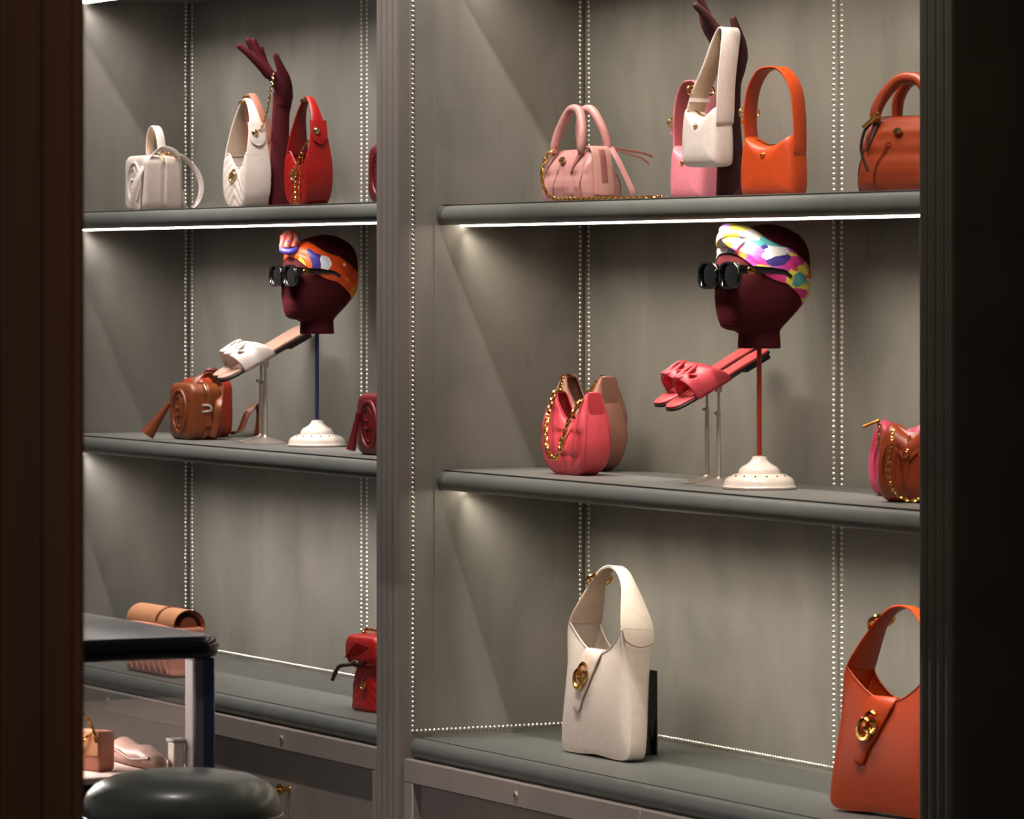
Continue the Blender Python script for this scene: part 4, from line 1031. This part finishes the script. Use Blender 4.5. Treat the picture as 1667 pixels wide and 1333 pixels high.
def shoe_stand(px, u, zs, label, H, Rb, L, tilt=0.476, knob_side=1, gap=3):
    """H is the height of the sole centre above the shelf."""
    t = T('shoe_stand', label, 'shoe stand', px, u, zs)
    t.part('base', MB().lathe([(Rb, 0), (Rb, 1.2), (Rb * .9, 2.5), (Rb * .6, 5), (Rb * .3, 8.5), (Rb * .14, 11), (Rb * .1, 14), (.1, 14.5)], 36), M_steel, smooth=50)
    t.part('post', MB().tube([(0, 0, 10), (0, 0, H * .72)], 3.6, 12), M_steel)
    t.part('inner_post', MB().tube([(0, 0, H * .70), (0, 0, H - gap - 3)], 2.2, 10), M_steel)
    t.part('knob', MB().tube([(0, -2, H * .70), (4 * knob_side, -9, H * .70)], 2.6, 8), M_steel)
    t.part('joint', MB().box(-4, 4, -5, 5, H - gap - 14, H - gap - 2, 1.2), M_steel)
    t.part('support_plate', MB().box(-9, 9, -L * .24, L * .20, -2.4, 0, .8).xf(Matrix.Translation((0, 0, H - gap)) @ Matrix.Rotation(tilt, 4, 'X')), M_steel)
    return t
M_sole = mat('dark_outsole', (40, 28, 26), .5)
M_nude = leather('nude_insole', (196, 156, 138)); M_cins = leather('coral_insole', (214, 84, 88))
def slide_on_stand(px, u, bay, px_off, label, slabel, L, Wd, h, m, insole, H, Rb, group):
    zs = ZSH[bay][1]; d = loc(px, u)[2]; S = d / F
    shoe_stand(px, u, zs, slabel, H, Rb, L)
    sl = slide(px, u, zs + H * S, label, L, Wd, h, m, insole, M_sole)
    return sl
slide_on_stand(432, .170, 'l', 0, 'white cut-out slide sandal on the nearer tilted stand', 'steel shoe stand carrying the nearer white slide', 178, 50, 31, K['white'], M_nude, 141, 36, None)
slide_on_stand(425, .132, 'l', 0, 'white slide sandal mostly hidden behind the nearer white one', 'steel shoe stand carrying the farther white slide', 178, 50, 31, K['white'], M_nude, 142, 36, None)
slide_on_stand(1170, .180, 'r', 0, 'coral pink cut-out slide sandal on the nearer tilted stand', 'steel shoe stand carrying the nearer coral slide', 206, 54, 38, K['coral'], M_cins, 168, 40, None)
slide_on_stand(1151, .152, 'r', 0, 'coral pink slide sandal behind the nearer coral one', 'steel shoe stand carrying the farther coral slide', 206, 54, 38, K['coral'], M_cins, 171, 40, None)

# ------------------------------------------------------------------ glass display case and stool, nearer to the camera
M_lac = mat('black_lacquer', (18, 20, 28), 0.22, 0, 0.05, 20, coat=0.35)
M_glass = glassy('clear_glass', (0.985, 0.985, 0.985), 0.03)
M_edge = mat('polished_corner_metal', (150, 138, 140), 0.4, 0.0, 0.03, 60)
M_blueglass = mat('dark_blue_glass_edge', (66, 80, 126), 0.15, 0, 0.03, 60, coat=.8)
M_linen = mat('beige_case_lining', (222, 200, 188), 0.8, 0, 0.04, 60, .05, 600)
vx, vy = atD(372, 7.58)
SV = 7.58 / F
e = bpy.data.objects.new('display_case', None); col.objects.link(e); e.location = (vx, vy, 0)
tag(e, 'glass display case with black lacquer top in front of the left bay', 'display case')
LX, LY = 1.30, 0.62                        # the case runs away to the left (-x) and its end faces the camera
ztop = 1.5 - (1034 - 450) * SV; zfl = 1.5 - (1256 - 450) * SV
def rring(inset, zz, r=0.05):
    pts = rrect(LX - 2 * inset, LY - 2 * inset, max(r - inset, .005), 6, -LX / 2, -LY / 2)
    return [(x, y, zz) for x, y in pts]
mk('top', MB().loft([rring(.020, ztop - .038), rring(.006, ztop - .036), rring(.001, ztop - .028), rring(0, ztop - .018), rring(.002, ztop - .009), rring(.008, ztop - .003), rring(.02, ztop)]), M_lac, e, smooth=60)
def pane(x0, x1, y0, y1): return MB().box(x0, x1, y0, y1, zfl, ztop - .038)
gi = .016
mk('glass_pane', pane(-gi - .006, -gi, -LY + gi + .02, -gi - .04), M_glass, e, smooth=0)
mk('glass_pane', pane(-LX + gi, -gi - .04, -gi - .006, -gi), M_glass, e, smooth=0)
mk('glass_pane', pane(-LX + gi, -gi - .04, -LY + gi, -LY + gi + .006), M_glass, e, smooth=0)
mk('glass_pane', pane(-LX + gi, -LX + gi + .006, -LY + gi + .02, -gi - .04), M_glass, e, smooth=0)
for cx_, cy_ in ((-gi, -gi), (-gi, -LY + gi), (-LX + gi, -gi), (-LX + gi, -LY + gi)):
    sx = -1 if cx_ > -.5 else 1; sy = -1 if cy_ > -.3 else 1
    xa, xb = sorted((cx_, cx_ + sx * .040)); ya, yb = sorted((cy_, cy_ + sy * .040))
    xc, xd = sorted((cx_, cx_ + sx * .012)); yc, yd = sorted((cy_ + sy * .004, cy_ + sy * .022))
    cp = mk('corner_post', MB().box(xa, xb, ya, yb, zfl, ztop - .038, .004), M_edge, e)
    mk('corner_inlay', MB().box(xc + (.001 if sx > 0 else -.0), xd + (.0012 if sx < 0 else 0), yc, yd, zfl, ztop - .038), M_blueglass, cp, smooth=0)
mk('tray', MB().box(-LX + gi, -gi, -LY + gi, -gi, zfl - .012, zfl, .002), M_linen, e)
mk('plinth', MB().box(-LX + .03, -.03, -LY + .03, -.03, 0.0, zfl - .012, .004), M_lac, e)
mk('added_case_glow', MB().box(-LX + .08, -.10, -LY / 2 - .006, -LY / 2 + .006, ztop - .044, ztop - .038), emis('added_case_emission', (1, .92, .86), 110), e, smooth=0)  # unseen glowing strip, added under the top to brighten the case interior
def in_case(dx, dy): return (vx + dx, vy + dy)
# a blush bag with gold chain, a folded taupe clutch and two small risers inside
t = T('chain_bag', 'tan box bag with gold chain inside the glass case', 'handbag', 0, 0, zfl, 40, S=SV, at=in_case(-.13, -.195))
o = box_outline(78, 66, 8)
bo = t.part('body', MB().pillow(o, [(.9, -19), (.98, -17), (1, -12), (1, 12), (.98, 17), (.9, 19)], 0, 33), K['blush'], smooth=50)
t.part('flap', MB().box(-40, 40, -21.5, -18, 26, 67, 1.5), K['tan'], bo)
t.part('chain', MB().chain(cr([(-36, 0, 66), (-40, -6, 92), (-10, -20, 98), (20, -23, 84), (34, -24, 62), (38, -24, 44)], 8), 9, 7, 1.5, 8, 5).chain(cr([(-38, -22, 66), (-20, -26, 46), (0, -26, 40), (16, -26, 56), (30, -12, 70)], 8), 9, 7, 1.5, 8, 5), M_gold, kind='stuff')
t = T('clutch_bag', 'soft taupe leather clutch lying inside the glass case', 'handbag', 0, 0, zfl, 62.55, S=SV, at=in_case(-.145, -.102))
t.part('body', MB().loft([[(x, 24 * w_ * math.cos(a), 20 * w_ * (1 + math.sin(a)) * (1 + .15 * math.sin(x * .07))) for a in [2 * PI * i / 16 for i in range(16)]] for x, w_ in ((-98, .3), (-92, .7), (-64, .95), (-20, 1.0), (36, .9), (74, .8), (86, .6), (92, .25))]), leather('taupe_leather', (176, 140, 128)), smooth=70)
t.part('fold', MB().tube(cr([(-88, -20, 16), (-40, -24.5, 26), (20, -23, 16), (82, -16, 22)], 6), 3, 8, flat=.6), leather('taupe_fold', (150, 112, 102)))
t = T('display_riser', 'small white riser block inside the glass case', 'display stand', 0, 0, zfl, 62.55, S=SV, at=in_case(-.062, -.068))
t.part('block', MB().box(-12, 12, -10, 10, 0, 46, 2), M_ceramic)
t.part('top_plate', MB().box(-15, 15, -13, 13, 46, 52, 2), mat('grey_riser_top', (170, 165, 160), .5))

sx_, sy_ = atD(296, 7.1); SS = 7.1 / F
t = T('stool', 'round dark leather stool in front of the glass case', 'stool', 0, 0, 0.0, 62.55, S=1.0, at=(sx_, sy_))
zt_ = 1.5 - (1254 - 450) * SS; R_ = 163 * SS
prof = [(.001, zt_ - .085), (R_ * .93, zt_ - .085), (R_ * .985, zt_ - .080), (R_, zt_ - .068), (R_ * .992, zt_ - .052), (R_ * .95, zt_ - .034), (R_ * .86, zt_ - .020), (R_ * .7, zt_ - .009), (R_ * .45, zt_ - .002), (R_ * .2, zt_), (.001, zt_)]
M_stool = mat('dark_olive_leather', (104, 108, 101), 0.34, 0, 0.06, 20, 0.1, 300, 0.6, coat=.15)
t.part('cushion', MB().lathe(prof, 64), M_stool, smooth=60)
t.part('piping', MB().torus((0, 0, zt_ - .070), R_, .0035, (0, 0, 1), 64, 8), M_stool)
t.part('seat_ring', MB().lathe([(R_ * .9, zt_ - .11), (R_ * .9, zt_ - .085), (.01, zt_ - .085), (.01, zt_ - .11)], 40), M_lac)
for i in range(4):
    a = PI / 4 + i * PI / 2
    t.part('leg', MB().tube([(R_ * .7 * math.cos(a), R_ * .7 * math.sin(a), zt_ - .10), (R_ * 1.05 * math.cos(a), R_ * 1.05 * math.sin(a), 0.0)], [.014, .010], 10), M_lac)
t.part('foot_ring', MB().torus((0, 0, .22), R_ * .95, .008, (0, 0, 1), 40, 8), M_gold)
